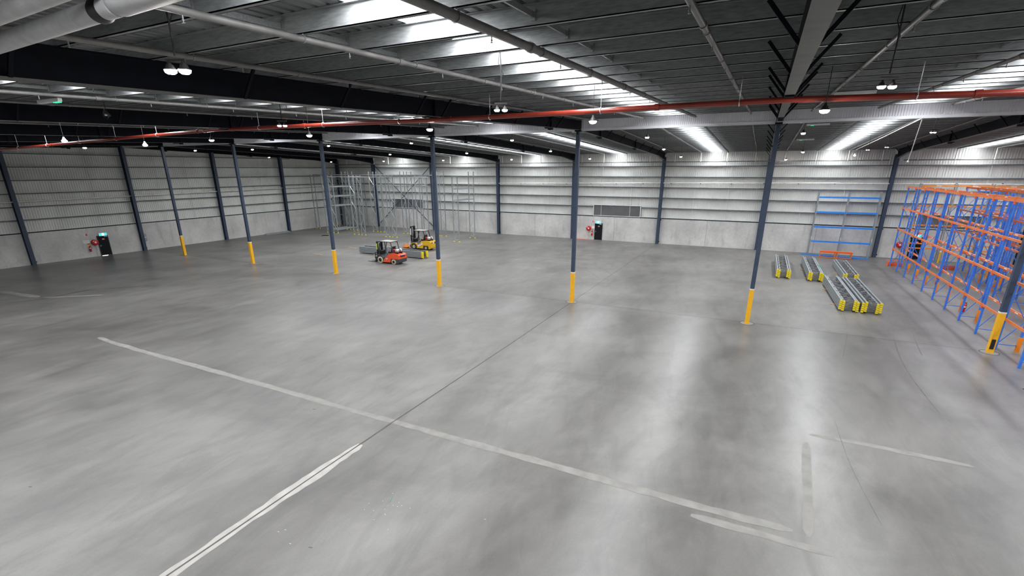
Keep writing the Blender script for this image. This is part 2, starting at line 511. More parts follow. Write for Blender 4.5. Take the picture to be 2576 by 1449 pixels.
# thin vertical bridging rods between girts
def rod_line(xy, n, label, group):
    b = MB(); x, y = xy
    b.box(x - 0.018, x + 0.018, y - 0.018, y + 0.018, CONC + 0.1, CONC + n * GIRT)
    tag(b.build('girt_bridging', 'girt'), label, 'bridging', group)
rk = 0
for i in range(-4, 5):
    for o in (3.37, 6.73):
        x = i * BAY + o
        if XL + 0.5 < x < XR:
            rk += 1
            rod_line((x, WY + 0.06), 5, 'thin vertical rod across the back wall girts, %s from the far left corner' % ordinal(rk), 'bridging rods on the back wall')
rk = 0
for i in range(2, -5, -1):
    for o in (6.05, 3.0):
        rk += 1
        rod_line((WX - 0.06, i * SIDE + o), 6, 'thin vertical rod across the left wall girts, %s from the far left corner' % ordinal(rk), 'bridging rods on the left wall')

# infill panels with frames in the back wall, over the doors
for x0, x1, lab in ((2.5, 7.9, 'grey infill panel set in the back wall above the middle exit door'),
                    (-27.5, -22.15, 'grey infill panel in the back wall behind the empty grey racking'),
                    (32.9, 37.5, 'grey infill panel in the back wall behind the blue and orange racking')):
    t = empty('infill_panel', (x0, WY, CONC), 0, lab, 'panel')
    w = x1 - x0
    p = MB(); p.box(0, w, 0.05, 0.12, 0.04, 1.25); p.build('panel_sheet', 'panel', t)
    f = MB()
    f.box(-0.07, 0, -0.02, 0.2, 0.0, 1.36); f.box(w, w + 0.07, -0.02, 0.2, 0.0, 1.36)
    f.box(0, w, -0.02, 0.16, 1.25, 1.33); f.box(0, w, -0.02, 0.16, 0.0, 0.05)
    f.box(-2.3 if x0 < 0 or x0 > 30 else -2.2, -0.07, 0.02, 0.1, 1.28, 1.34)
    f.box(w + 0.07, w + 2.0, 0.02, 0.1, 1.28, 1.34)
    f.build('panel_frame', 'girt', t)

# ------------------------------------------------------------------ roof sheets and skylights
SKY = []
for i in range(-4, 5):
    x = i * BAY + 5.13
    if XL < x < XR - 1: SKY.append(x)
SKW = 0.46
edges = [XL - 0.6] + [e for x in SKY for e in (x - SKW, x + SKW)] + [XR + 0.6]
ceil_mb = MB()
for side in (1, -1):
    ye = (WY + 0.35) if side > 0 else (-(YF - 0.4))
    for a, b in zip(edges[0::2], edges[1::2]):
        n = max(1, int(round((b - a) / 0.22)))
        prof = []
        for k in range(n):
            for t, d in ((0, 0), (0.62, 0), (0.72, 0.035), (0.9, 0.035)):
                prof.append((a + (b - a) * (k + t) / n, d))
        prof.append((b, 0))
        vs = []
        for x, d in prof:
            vs += [(x, 0, SHEET0 + d), (x, side * ye, zs(ye) + d)]
        fs = [(2 * i, 2 * i + 2, 2 * i + 3, 2 * i + 1) for i in range(len(prof) - 1)]
        ceil_mb.add(vs, fs)
    y_s = 0.9 if side > 0 else 0.75
    for x in SKY:     # ends beyond the skylights
        if x < (-30 if side > 0 else -20):      # bays roofed in plain sheet
            ceil_mb.add([(x - SKW, 0, SHEET0), (x + SKW, 0, SHEET0), (x + SKW, side * ye, zs(ye)), (x - SKW, side * ye, zs(ye))], [(0, 1, 2, 3)])
            continue
        ceil_mb.add([(x - SKW, 0, SHEET0), (x + SKW, 0, SHEET0), (x + SKW, side * y_s, zs(y_s)), (x - SKW, side * y_s, zs(y_s))], [(0, 1, 2, 3)])
        yw = ye - 0.6
        ceil_mb.add([(x - SKW, side * yw, zs(yw)), (x + SKW, side * yw, zs(yw)), (x + SKW, side * ye, zs(ye)), (x - SKW, side * ye, zs(ye))], [(0, 1, 2, 3)])
ceiling = struct('ceiling', ceil_mb, 'sheet', 'dark ribbed metal roof sheeting with reflective foil underside', 'ceiling')

def place_word(x):
    i = int(math.floor(x / BAY))
    return i
for side in (-1, 1):
    ye = (WY - 0.25) if side > 0 else (-(YF) - 0.2)
    for x in SKY:
        if x < (-30 if side > 0 else -20): continue  # near strips third and fourth from the left are added to light the floor
        b = MB()
        n = 24
        y_s = 0.9 if side > 0 else 0.75
        for k in range(n):
            ya = y_s + (ye - y_s) * k / n; yb = y_s + (ye - y_s) * (k + 1) / n
            q = [(x - SKW, side * ya, zs(ya, 0.01)), (x + SKW, side * ya, zs(ya, 0.01)), (x + SKW, side * yb, zs(yb, 0.01)), (x - SKW, side * yb, zs(yb, 0.01))]
            b.add(q, [(3, 2, 1, 0) if side > 0 else (0, 1, 2, 3)])
        i = int(round((x - 5.13) / BAY))
        where = {-4: 'beside the left wall', -3: 'second from the left wall', -2: 'third from the left wall, near one added', -1: 'fourth from the left wall, near one added',
                 0: 'fifth from the left wall', 1: 'in the bay nearest the viewer', 2: 'over the stacked rack frames', 3: 'over the blue racking', 4: 'far right'}[i]
        side_w = 'rear' if side > 0 else 'near'
        tag(b.build('skylight', 'sky'), 'bright daylit skylight strip in the %s roof slope, %s' % (side_w, where), 'skylight', 'skylight strips in the roof')

# purlins
PUR = [0.88 + 1.28 * k for k in range(28)]
def purlin_mb(side, y):
    b = MB()
    z1 = zs(y, -0.005); z0 = z1 - 0.25
    yy = side * y
    b.box(XL - 0.3, XR + 0.2, yy - 0.008, yy + 0.008, z0, z1)
    b.box(XL - 0.3, XR + 0.2, yy - 0.008, yy + 0.075, z0, z0 + 0.012)
    b.box(XL - 0.3, XR + 0.2, yy + 0.063, yy + 0.075, z0, z0 + 0.03)
    b.box(XL - 0.3, XR + 0.2, yy - 0.075, yy + 0.008, z1 - 0.01, z1)
    return b
for side in (-1, 1):
    lim = 28.2 if side > 0 else 36.8
    for pk, y in enumerate(PUR):
        if y > lim: continue
        tag(purlin_mb(side, y).build('roof_purlin', 'galv'), 'long galvanised purlin of the %s roof slope, %s from the ridge' % ('rear' if side > 0 else 'near', ordinal(pk + 1)),
            'purlin', 'purlins of the %s roof slope' % ('rear' if side > 0 else 'near'))
# bridging channels between purlins
bk = {-1: 0, 1: 0}
for side in (-1, 1):
    for i in range(-4, 5):
        for o in (3.40, 6.75):
            x = i * BAY + o
            if not (XL < x < XR): continue
            bk[side] += 1
            b = MB()
            ys = [y for y in PUR if y < (28 if side > 0 else 36)]
            for ya, yb in zip(ys, ys[1:]):
                b.bar((x, side * (ya + 0.02), zs(ya, -0.13)), (x, side * (yb - 0.02), zs(yb, -0.13)), 0.03, 0.07)
                b.box(x - 0.03, x + 0.03, side * yb - 0.03, side * yb + 0.03, zs(yb, -0.2), zs(yb, -0.06))
            tag(b.build('purlin_bridging', 'galv'), 'row of short bridging channels between the %s purlins, %s row from the left wall' % ('rear' if side > 0 else 'near', ordinal(bk[side])),
                'bridging', 'bridging rows of the %s roof slope' % ('rear' if side > 0 else 'near'))

# ------------------------------------------------------------------ rafters
BOT, DEP = 10.10, 0.50
BRY = [5.3, 8.7, 12.4, 15.3, 19.1, 22.9, 26.6]
BRYF = [3.7, 5.0, 8.45, 11.15, 13.85, 15.2, 18.3, 20.95, 24.6, 27.3, 31.0, 34.5]
def zb(y): return BOT - SLOPE * abs(y)
def make_beam(label, side_wall=False):
    t = empty('roof_beam', (0, 0, 0), 0, label, 'beam', 'dark roof beams')
    web, fl, sp_ = MB(), MB(), MB()
    for s, ye in ((1, YB + 0.05), (-1, -YF - 0.1)):
        ys = [0, 24.0, ye] if s > 0 else [0, 32.0, ye]
        dd = [0, 0, 0.28]       # haunch at the wall column
        for (ya, da), (yb, db) in zip(list(zip(ys, dd)), list(zip(ys[1:], dd[1:]))):
            web.add([(x, s * y, z) for x in (-0.006, 0.006) for y, z in ((ya, zb(ya) - da), (yb, zb(yb) - db), (yb, zb(yb) + DEP), (ya, zb(ya) + DEP))],
                    [(0, 1, 2, 3), (7, 6, 5, 4), (0, 4, 5, 1), (3, 2, 6, 7), (1, 5, 6, 2), (0, 3, 7, 4)])
            web.bar((0, s * ya, zb(ya) + DEP - 0.007), (0, s * yb, zb(yb) + DEP - 0.007), 0.2, 0.014)
            fl.bar((0, s * ya, zb(ya) - da + 0.007), (0, s * yb, zb(yb) - db + 0.007), 0.22, 0.016)
        for y in (4.2, 14.1):
            sp_.box(-0.1, 0.1, s * y - 0.10, s * y + 0.10, zb(y) - 0.10, zb(y) + DEP - 0.02)
            sp_.box(-0.1, 0.1, s * y - 0.55, s * y - 0.10, zb(y) - 0.06, zb(y) - 0.02)
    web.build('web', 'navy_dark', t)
    fl.build('bottom_flange', 'flange', t)['label'] = 'bottom flange with floor bounce light in its grey'
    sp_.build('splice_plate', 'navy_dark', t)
    return t
beam_words = {-3: 'over the first interior post from the left wall', -2: 'over the second interior post from the left wall',
              -1: 'over the third interior post from the left wall', 0: 'over the post to the right of the forklifts',
              1: 'running from the upper left, dark, past the brightest hanging lamp', 2: 'with many diagonal braces, almost above the viewer',
              3: 'over the blue and orange racking', 4: 'beyond the right edge of the view'}
proto = make_beam('dark steel roof beam ' + beam_words[-3])
proto.location = (-3 * BAY, 0, 0)
br_mesh = {}
def brace_obj(y, sx, parent):
    b = MB()
    y0 = y
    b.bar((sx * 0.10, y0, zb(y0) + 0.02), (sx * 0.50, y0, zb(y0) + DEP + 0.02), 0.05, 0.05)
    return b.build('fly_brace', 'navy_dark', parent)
for sx in (-1, 1):
    for y in BRY: brace_obj(y, sx, proto)
    for y in BRYF: brace_obj(-y, sx, proto)
for i in range(-2, 5):
    copy_tree(proto, None, (i * BAY, 0, 0), 0, 'dark steel roof beam ' + beam_words[i])
copy_tree(proto, None, (XL + 0.05, 0, 0), 0, 'dark steel roof beam against the top of the left wall')

# ------------------------------------------------------------------ columns
def make_post(label):
    t = empty('steel_post', (0, 0, 0), 0, label, 'post', 'interior steel posts with yellow bases')
    b = MB(); b.box(-0.105, 0.105, -0.105, 0.105, 1.93, 10.08); b.build('shaft', 'navy', t, 0.008)
    b = MB(); b.box(-0.113, 0.113, -0.113, 0.113, 0.0, 1.88); b.build('yellow_base', 'yellow', t, 0.01)['label'] = 'safety yellow lower sleeve'
    b = MB(); b.box(-0.116, 0.116, -0.116, 0.116, 1.88, 1.94); b.build('white_band', 'white', t)
    b = MB(); b.box(-0.16, 0.16, -0.2, 0.2, 10.02, 10.10); b.box(-0.006, 0.006, -0.2, 0.2, 9.85, 10.02); b.build('cap_plate', 'navy_dark', t)
    b = MB(); b.lathe([(0.0, 0.012), (0.30, 0.012), (0.33, 0.0)], (0, 0, 0), n=24); b.build('grout_ring', 'patch', t)
    b = MB(); b.lathe([(0.33, 0.0), (0.33, 0.009), (0.36, 0.009), (0.36, 0.0)], (0, 0, 0), n=24); b.build('sealant_ring', 'joint', t)
    return t
words = {-3: 'first from the left wall', -2: 'second from the left wall', -1: 'third from the left wall, left of the orange forklift',
         0: 'just right of the two forklifts', 1: 'in the middle, standing left of the middle exit door', 2: 'right of centre, left of the frame stacks',
         3: 'at the corner of the blue and orange racking', 4: 'beyond the right edge'}
post = make_post('navy steel post with yellow base, ' + words[-3])
post.location = (-3 * BAY, 0, 0)
p3 = None
for i in range(-2, 5):
    q = copy_tree(post, None, (i * BAY, 0, 0), 0, 'navy steel post with yellow base, ' + words[i])
    if i == 3: p3 = q
b = MB(); b.box(-0.085, 0.055, -0.135, -0.113, 0.20, 0.66); b.box(-0.06, 0.03, -0.14, -0.134, 0.6, 0.63)
b.build('rubber_bumper', 'black', p3)['label'] = 'worn black rubber bumper pad'

def hsec(name, label, x, y, z1, axis, group, haunch=True, m='navy'):
    """tapered H column on a wall; axis = direction of the web"""
    t = empty(name, (x, y, 0), 0, label, 'column', group)
    b = MB()
    def bx(u0, u1, v0, v1, z0, z1_):
        if axis == 'y': b.box(u0, u1, v0, v1, z0, z1_)
        else: b.box(v0, v1, u0, u1, z0, z1_)
    s = -1 if axis == 'y' else 1
    # web direction runs from wall (0) into the hall (s)
    d0, d1 = 0.33, 0.50
    for p0, p1 in (((0.0, d0), (z1, d1)),):
        z_a, da = p0; z_b, db = p1
        prof = [(0.14, z_a), (s * da * 0.5, z_a), (s * db * 0.5, z_b), (0.14, z_b)]
        # outer flange, web, inner flange
        bx(-0.15, 0.15, min(-s * 0.17, -s * 0.15), max(-s * 0.17, -s * 0.15), z_a, z_b)
        vs = []
        for u in (-0.15, 0.15):
            for off in (0, 0.018):
                for zz, d in ((z_a, da), (z_b, db)):
                    v = s * (d - 0.17 - off)
                    vs.append((u, v, zz) if axis == 'y' else (v, u, zz))
        b.add(vs, [(0, 1, 3, 2), (4, 6, 7, 5), (0, 4, 5, 1), (2, 3, 7, 6), (0, 2, 6, 4), (1, 5, 7, 3)])
        vs = []
        for u in (-0.006, 0.006):
            for zz, d in ((z_a, da), (z_b, db)):
                for v in (-s * 0.16, s * (d - 0.17)):
                    vs.append((u, v, zz) if axis == 'y' else (v, u, zz))
        b.add(vs, [(0, 1, 3, 2), (4, 6, 7, 5), (0, 4, 5, 1), (2, 3, 7, 6), (0, 2, 6, 4), (1, 5, 7, 3)])
    b.build('shaft', m, t)
    b = MB()
    for z in (0.25, CONC - 0.12):
        bx(0.15, 0.24, -0.05, 0.05, z - 0.05, z + 0.05)
    b.build('fixing_cleat', 'navy_dark', t)
    return t
bw = {-3: 'behind the grey racking, with cross bracing', -2: 'hidden behind the third post and grey racking', -1: 'between the grey racking and the middle door',
      0: 'just behind the centre post', 1: 'right of the middle exit door', 2: 'behind the post right of centre', 3: 'right of the blue-beamed wall rack', 4: 'behind the blue racking at far right'}
for i in range(-3, 5):
    hsec('wall_column', 'navy steel column on the back wall, ' + bw[i], i * BAY, YB, zb(YB) + 0.1, 'y', 'columns on the back wall')
hsec('wall_column', 'dark column in the far left corner of the hall', XL, YB - 0.15, zb(YB) + 0.1, 'x', 'columns on the left wall', m='navy')
lw = {-3: 'out of view, near the front', -2: 'out of view, left of the picture', -1: 'nearest the left edge of the picture', 0: 'just right of the left exit door',
      1: 'between the first and second posts', 2: 'just left of the third post'}
for k in range(-3, 3):
    hsec('wall_column', 'navy steel column on the left wall, ' + lw[k], XL, k * SIDE, zb(k * SIDE) + 0.1, 'x', 'columns on the left wall')

# cross bracing on the back wall
def cross(x0, x1, z0, z1, label):
    b = MB()
    b.bar((x0, YB - 0.02, z0), (x1, YB - 0.02, z1), 0.07, 0.07)
    b.bar((x0, YB + 0.06, z1), (x1, YB + 0.06, z0), 0.07, 0.07)
    tag(b.build('cross_brace', 'navy'), label, 'brace')
cross(-30.1, -20.3, 0.35, 8.5, 'dark diagonal cross brace on the back wall behind the grey racking')

# corrugated baffle over the post line
for i in range(-4, 5):
    a = i * BAY + 0.13 if i > -4 else XL
    bb = (i + 1) * BAY - 0.13 if i < 4 else XR
    t = MB(); ribbed(t, (a, 0.10), (bb, 0.10), 10.13, SHEET0 + 0.02, 0.10, 0.035, (0, -1))
    o = t.build('smoke_baffle', 'baffle')
    names = {-4: 'next to the left wall', -3: 'between the first two posts from the left', -2: 'between the second and third posts from the left', -1: 'above the forklifts',
             0: 'left of the centre post top', 1: 'right of the centre post top', 2: 'above the frame stacks', 3: 'above the blue racking', 4: 'beyond the right edge'}
    tag(o, 'corrugated silver baffle band at the ridge, ' + names[i], 'baffle', 'corrugated baffle bands along the ridge')
    b = MB(); b.box(a, bb, 0.06, 0.072, 10.06, 10.19); b.box(a, bb, 0.06, 0.16, 10.055, 10.067)
    b.build('edge_trim', 'baffle', o)

# ------------------------------------------------------------------ pipes under the roof
PART = {}
def part_copy(name, parent, loc, mk, m_, key):
    k = (name, key)
    if k not in PART: PART[k] = mk().mesh(name, m_)
    o = bpy.data.objects.new(name, PART[k]); COL.objects.link(o); o.parent = parent; o.location = loc
    return o
def hanger_mb(r):
    b = MB()
    b.tube([(r * 1.15 * math.cos(q), 0, r * 1.15 * math.sin(q)) for q in [math.pi * 2 * k / 10 for k in range(11)]], 0.008, 5, False)
    b.tube([(0, 0, r), (0, 0, r + 0.05)], 0.008, 5)
    return b
def head_mb():
    b = MB()
    b.tube([(0, 0, 0.01), (0, 0, -0.05)], 0.009, 6)
    b.lathe([(0.009, -0.05), (0.018, -0.062), (0.004, -0.075), (0.02, -0.09), (0.0, -0.093)], (0, 0, 0), n=8)
    return b
def pipe_line(x, side, r, label):
    ylim = 27.0 if side > 0 else 36.3
    y0 = 0.45
    t = empty('sprinkler_pipe', (x, 0, 0), 0, label, 'pipe', 'grey sprinkler pipes under the %s roof slope' % ('rear' if side > 0 else 'near'))
    z = lambda y: zs(y, -0.25 - r - 0.03)
    b = MB(); b.tube([(0, side * y0, z(y0)), (0, side * ylim, z(ylim))], r, 10)
    k = 3.1
    while k < ylim:
        b.tube([(0, side * (k - 0.06), z(k - 0.06)), (0, side * (k + 0.06), z(k + 0.06))], r * 1.28, 10)
        k += 5.8
    b.build('pipe_run', 'pipe', t)
    n = 0
    for y in PUR[1:]:
        if y > ylim: break
        if n % 2 == 0:
            part_copy('pipe_hanger', t, (0, side * y, z(y)), lambda: hanger_mb(r), 'galv', (r,))
        else:
            part_copy('sprinkler_head', t, (0, side * (y + 0.4), z(y) - r), head_mb, 'galv', ())
        n += 1
    if side > 0:
        d = MB(); d.tube([(0, ylim - 0.05, z(ylim)), (0, ylim - 0.05, 8.70)], r * 0.9, 8)
        d.build('drop_pipe', 'conduit', t)
        hb_ = None
    return t
n = 0
for i in range(-4, 5):
    for j in range(4):
        x = i * BAY + 1.26 + 2.525 * j
        if not (XL + 0.8 < x < 44): continue
        n += 1
        for side in (-1, 1):
            big = (i, j) in ((1, 2),)
            r = 0.060 if big else 0.042
            lab = '%s%s pipe of %s, under the %s roof' % ('thick ' if big else '', ['leftmost', 'second', 'third', 'rightmost'][j],
                  {-4: 'the bay at the left wall', -3: 'the bay between the first two posts', -2: 'the bay between posts two and three', -1: 'the forklift bay',
                   0: 'the bay left of the centre post', 1: 'the bay right of the centre post', 2: 'the bay over the stacks', 3: 'the blue racking bay', 4: 'the far right bay'}[i],
                  'rear' if side > 0 else 'near')
            pipe_line(x, side, r, lab)
# header pipe along the back wall
b = MB(); b.tube([(XL + 0.6, YB - 1.13, 8.70), (29.6, YB - 1.13, 8.70)], 0.045, 8)
tag(b.build('header_pipe', 'pipe'), 'thin grey pipe running high along the back wall', 'pipe')
b = MB(); b.tube([(30.6, YB - 1.13, 8.70), (XR - 1, YB - 1.13, 8.70)], 0.045, 8)
tag(b.build('header_pipe', 'pipe'), 'thin grey pipe high on the back wall above the blue racking', 'pipe')

# red fire main
t = empty('fire_main', (0, -14.3, 0), 0, 'red fire main pipe crossing the hall below the roof beams', 'pipe')
path = [(-36.9, 0, 8.98), (-21.3, 0, 9.17), (-8, 0, 9.45), (-1.0, 0, 9.58), (6.1, 0, 9.54), (10.3, 0, 9.50), (14.6, 0, 9.50), (17.7, 0, 9.52), (20.3, 0, 9.52), (24.2, 0, 9.42), (36, 0, 9.25), (49, 0, 9.1)]
b = MB(); b.tube(path, 0.067, 14); b.build('pipe_run', 'redpipe', t)
def zat(x):
    for (x0, _, z0), (x1, _, z1) in zip(path, path[1:]):
        if x0 <= x <= x1: return z0 + (z1 - z0) * (x - x0) / (x1 - x0)
    return 9.3
for k in range(13):
    x = -34.0 + 6.4 * k
    b = MB(); b.tube([(x - 0.06, 0, zat(x)), (x + 0.06, 0, zat(x))], 0.084, 14); b.build('coupling', 'redpipe', t)
for k in range(22):
    x = -32.6 + 3.45 * k
    z = zat(x)
    b = MB()
    ring = [(x, 0.078 * math.cos(a), z + 0.078 * math.sin(a)) for a in [2 * math.pi * q / 12 for q in range(13)]]
    b.tube(ring, 0.012, 6, False)
    b.tube([(x, 0, z + 0.07), (x, 0, zs(14.3, -0.24))], 0.009, 6)
    b.build('hanger_rod', 'bright', t)

# large plastic drain pipes at the upper left
t = empty('drain_pipe', (0, 0, 0), 0, 'large grey plastic drain pipe at upper left, the lower and farther of two', 'pipe', 'large grey drain pipes near the viewer')
z1 = lambda x: 9.48 + 0.026 * (x - 11)
b = MB(); b.tube([(3.0, -25.0, z1(3)), (13.9, -25.0, z1(13.9))], 0.10, 24); b.build('pipe_run', 'pvc', t)
b = MB(); b.tube([(13.9, -25.0, z1(13.9) + 0.02), (14.0, -25.0, z1(14) + 0.02), (19.5, -25.0, z1(19.5) + 0.02)], [0.10, 0.128, 0.128], 24); b.build('socket', 'pvc', t)
b = MB(); b.tube([(13.55, -25.0, z1(13.6)), (13.60, -25.0, z1(13.6)), (13.66, -25, z1(13.6)), (13.72, -25.0, z1(13.7))], [0.10, 0.118, 0.118, 0.10], 24); b.build('clamp', 'black', t)
b = MB(); b.tube([(13.2, -25.0, z1(13.2)), (13.205, -25.0, z1(13.2))], 0.1012, 24, False); b.build('seam', 'white', t)
b = MB(); b.tube([(13.63, -25.0, z1(13.6) + 0.1), (13.63, -25.0, zs(25.0, -0.24))], 0.012, 6); b.tube([(6.5, -25.0, z1(6.5) + 0.1), (6.5, -25.0, zs(25.0, -0.24))], 0.012, 6); b.build('hanger', 'black', t)
t = empty('drain_pipe', (0, 0, 0), 0, 'large grey plastic drain pipe in the top left corner, the upper and nearer of two', 'pipe', 'large grey drain pipes near the viewer')
z2 = lambda x: 9.455 + 0.026 * (x - 11)
b = MB(); b.tube([(3.0, -25.55, z2(3)), (19.5, -25.55, z2(19.5))], 0.11, 24); b.build('pipe_run', 'pvc', t)
b = MB()
for x in (8.0, 14.2): b.tube([(x, -25.55, z2(x) + 0.1), (x, -25.55, zs(25.55, -0.24))], 0.012, 6)
b.build('hanger', 'black', t)

# white conduit along the walls
b = MB()
b.tube([(-21.0, WY - 0.06, 6.2), (9.8, WY - 0.06, 6.55), (25.0, WY - 0.06, 6.68), (46, WY - 0.06, 6.72)], 0.055, 8)
o = tag(b.build('wall_conduit', 'conduit'), 'long white conduit clipped along the back wall at mid height', 'conduit')
b = MB()
for k in range(22): b.box(-19 + 3 * k - 0.05, -19 + 3 * k + 0.05, WY - 0.1, WY + 0.02, 6.22 + 0.0094 * 3 * k - 0.05, 6.26 + 0.0094 * 3 * k)
b.build('clip', 'navy_dark', o)
b = MB()
b.tube([(WX + 0.06, -30, 5.20), (WX + 0.06, YB - 0.4, 5.80)], 0.055, 8)
b.tube([(WX + 0.1, YB - 0.4, 5.80), (WX + 0.3, WY - 0.12, 5.85), (-21.1, WY - 0.12, 5.95)], 0.03, 8)
o = tag(b.build('wall_conduit', 'conduit'), 'long white conduit clipped along the left wall and round the far corner', 'conduit')
b = MB()
for k in range(18): b.box(WX, WX + 0.1, -28 + 3 * k - 0.05, -28 + 3 * k + 0.05, 5.20 + 0.0103 * (2 + 3 * k), 5.26 + 0.0103 * (2 + 3 * k))
b.build('clip', 'navy_dark', o)
# white dropper arm under the rear roof, right
b = MB()
b.tube([(26.4, 3.6, zs(3.6, -0.42)), (26.6, 14, zs(14, -0.42)), (26.75, 26.9, zs(26.9, -0.42)), (26.75, 26.9, 8.72)], 0.028, 8)
tag(b.build('white_pipe', 'conduit'), 'slim white pipe hung below the rear roof slope right of the skylight', 'pipe')
b = MB(); b.tube([(26.45, 3.7, 10.25), (27.0, 7.2, 8.39)], 0.02, 8); b.lathe([(0.02, 0.05), (0.05, 0), (0.05, -0.06), (0.0, -0.07)], (27.0, 7.2, 8.39), n=10)
tag(b.build('drop_rod', 'conduit'), 'thin white rod hanging at a slant below the baffle band', 'rod')

# ------------------------------------------------------------------ lights
def make_highbay():
    t = empty('high_bay_light', (0, 0, 0), 0, 'lamp', 'lamp', 'hanging high-bay lamps')
    b = MB(); b.lathe([(0.0, 0.15), (0.03, 0.15), (0.035, 0.10), (0.06, 0.08), (0.07, 0.04), (0.105, 0.015), (0.108, 0.0), (0.10, 0.0)], (0, 0, 0), n=24)
    b.build('housing', 'cable', t)
    b = MB(); b.lathe([(0.10, 0.0), (0.092, -0.035), (0.06, -0.06), (0.0, -0.068)], (0, 0, 0), n=20); b.build('lens', 'lens', t)
    return t
HB = make_highbay()
HBm = {c.name.split('.')[0]: c for c in HB.children}
# x, y, z of each lamp, what it hangs near, and its kind
ROWS = [
    (13.09, -24.0, 9.20, 'bright twin lamp hanging at upper left near the big drain pipes', 'twin'),
    (15.24, -19.28, 9.08, 'twin lamp hanging near the dark beam, left of the centre post top', 'twin'),
    (21.29, -19.28, 9.08, 'twin lamp hanging above the red pipe at upper right', 'twin'),
    (8.44, -18.66, 9.10, 'small twin lamp in front of the second dark beam, upper left', 'twin'),
    (-5.75, -17.5, 9.13, 'unlit-looking lamp just above the red pipe near the left edge', 'dim'),
    (20.94, -14.54, 9.24, 'bright lamp in front of the baffle, right of the braced beam', ''),
    (15.50, -14.33, 9.25, 'bright lamp in front of the baffle, right of the centre post top', ''),
    (9.84, -14.05, 9.26, 'bright lamp at the top of the post right of the forklifts', ''),
    (3.90, -13.69, 9.27, 'bright lamp just left of the baffle above the third post', ''),
    (-2.55, -13.4, 9.28, 'bright lamp below the red pipe, left of the baffle start', ''),
    (-11.44, -11.47, 9.35, 'bright lamp left of the first post top', ''),
    (-19.0, -11.0, 9.36, 'bright lamp below the red pipe over the left exit door', ''),
    (-5.0, -14.9, 9.06, 'pale unlit lamp on a long rod above the first post', 'dim'),
    (-19.98, 1.6, 9.68, 'lamp just right of the second post top', ''),
    (-27.32, 1.2, 9.70, 'lamp between the first and second post tops', ''),
    (-11.62, 2.2, 9.82, 'bright lamp at the very top of the third post', ''),
    (-2.1, 0.5, 9.73, 'bright lamp beyond the baffle, left of the post beside the forklifts', ''),
    (5.53, 0.7, 9.73, 'bright lamp beyond the baffle, between the two middle posts', ''),
    (13.85, 0.7, 9.66, 'lamp beyond the baffle, right of the centre post', ''),
    (21.33, 0.7, 9.64, 'bright lamp beyond the baffle, right of the post right of centre', ''),
    (26.5, 1.4, 9.55, 'small twin lamp below the baffle at the right', 'twin'),
    (-30.5, 11.4, 9.34, 'lamp at the roof over the left wall, left of the third post', ''),
    (-12.36, 10.47, 9.38, 'lamp over the grey racking, left of the post beside the forklifts', ''),
    (-4.0, 10.8, 9.37, 'lamp under the rear roof, right of the grey racking', ''),
    (4.18, 10.36, 9.39, 'small lamp in front of the far beam, left of the centre post', ''),
    (13.05, 10.55, 9.38, 'flat-looking lamp under the rear roof, right of the centre post', ''),
    (22.25, 15.96, 9.19, 'lamp under the rear roof beside the far fluted wall, right', ''),
    (26.76, 12.5, 9.31, 'dim twin lamp beside the slanting white rod', 'dimtwin'),
    (26.11, 14.88, 9.23, 'small dim twin lamp, left of the slanting white rod', 'dimtwin'),
    (26.22, 21.29, 9.0, 'pale unlit lamp close to the back wall, left of the wall column', 'dim'),
    (-31.76, 21.76, 8.99, 'lamp in front of the dark far corner', ''),
    (-22.52, 21.35, 9.00, 'bright lamp above the grey racking', ''),
    (-13.55, 21.16, 9.01, 'lamp close to the back wall, right of the grey racking', ''),
    (-4.74, 21.19, 9.01, 'bright lamp close to the back wall, left of the centre post', ''),
    (3.96, 21.41, 9.00, 'lamp close to the back wall above the middle exit door', ''),
    (12.94, 19.99, 9.05, 'bright lamp close to the back wall, left of the third skylight', ''),
    (21.5, 26.2, 8.83, 'lamp close to the back wall above the frame stacks', ''),
    (33.0, -14.0, 9.2, 'lamp out of view to the right', ''), (42.0, -14.0, 9.2, 'lamp out of view far right', ''),
    (36.5, 3.0, 9.6, 'lamp out of view above the racking', ''), (45.0, 3.0, 9.6, 'lamp out of view above the far racking', ''),
    (37.0, 20.0, 9.0, 'lamp out of view over the back of the racking', ''),
    (-28.0, -15.0, 9.2, 'lamp out of view to the left', ''), (9.0, -30.0, 8.9, 'lamp behind the viewer, left', ''), (-8.0, -30.0, 8.9, 'lamp behind the viewer, far left', ''),
    (28.0, -30.0, 8.9, 'lamp behind the viewer, right', ''), (-24.0, -30.0, 8.9, 'lamp behind the viewer, leftmost', ''),
]
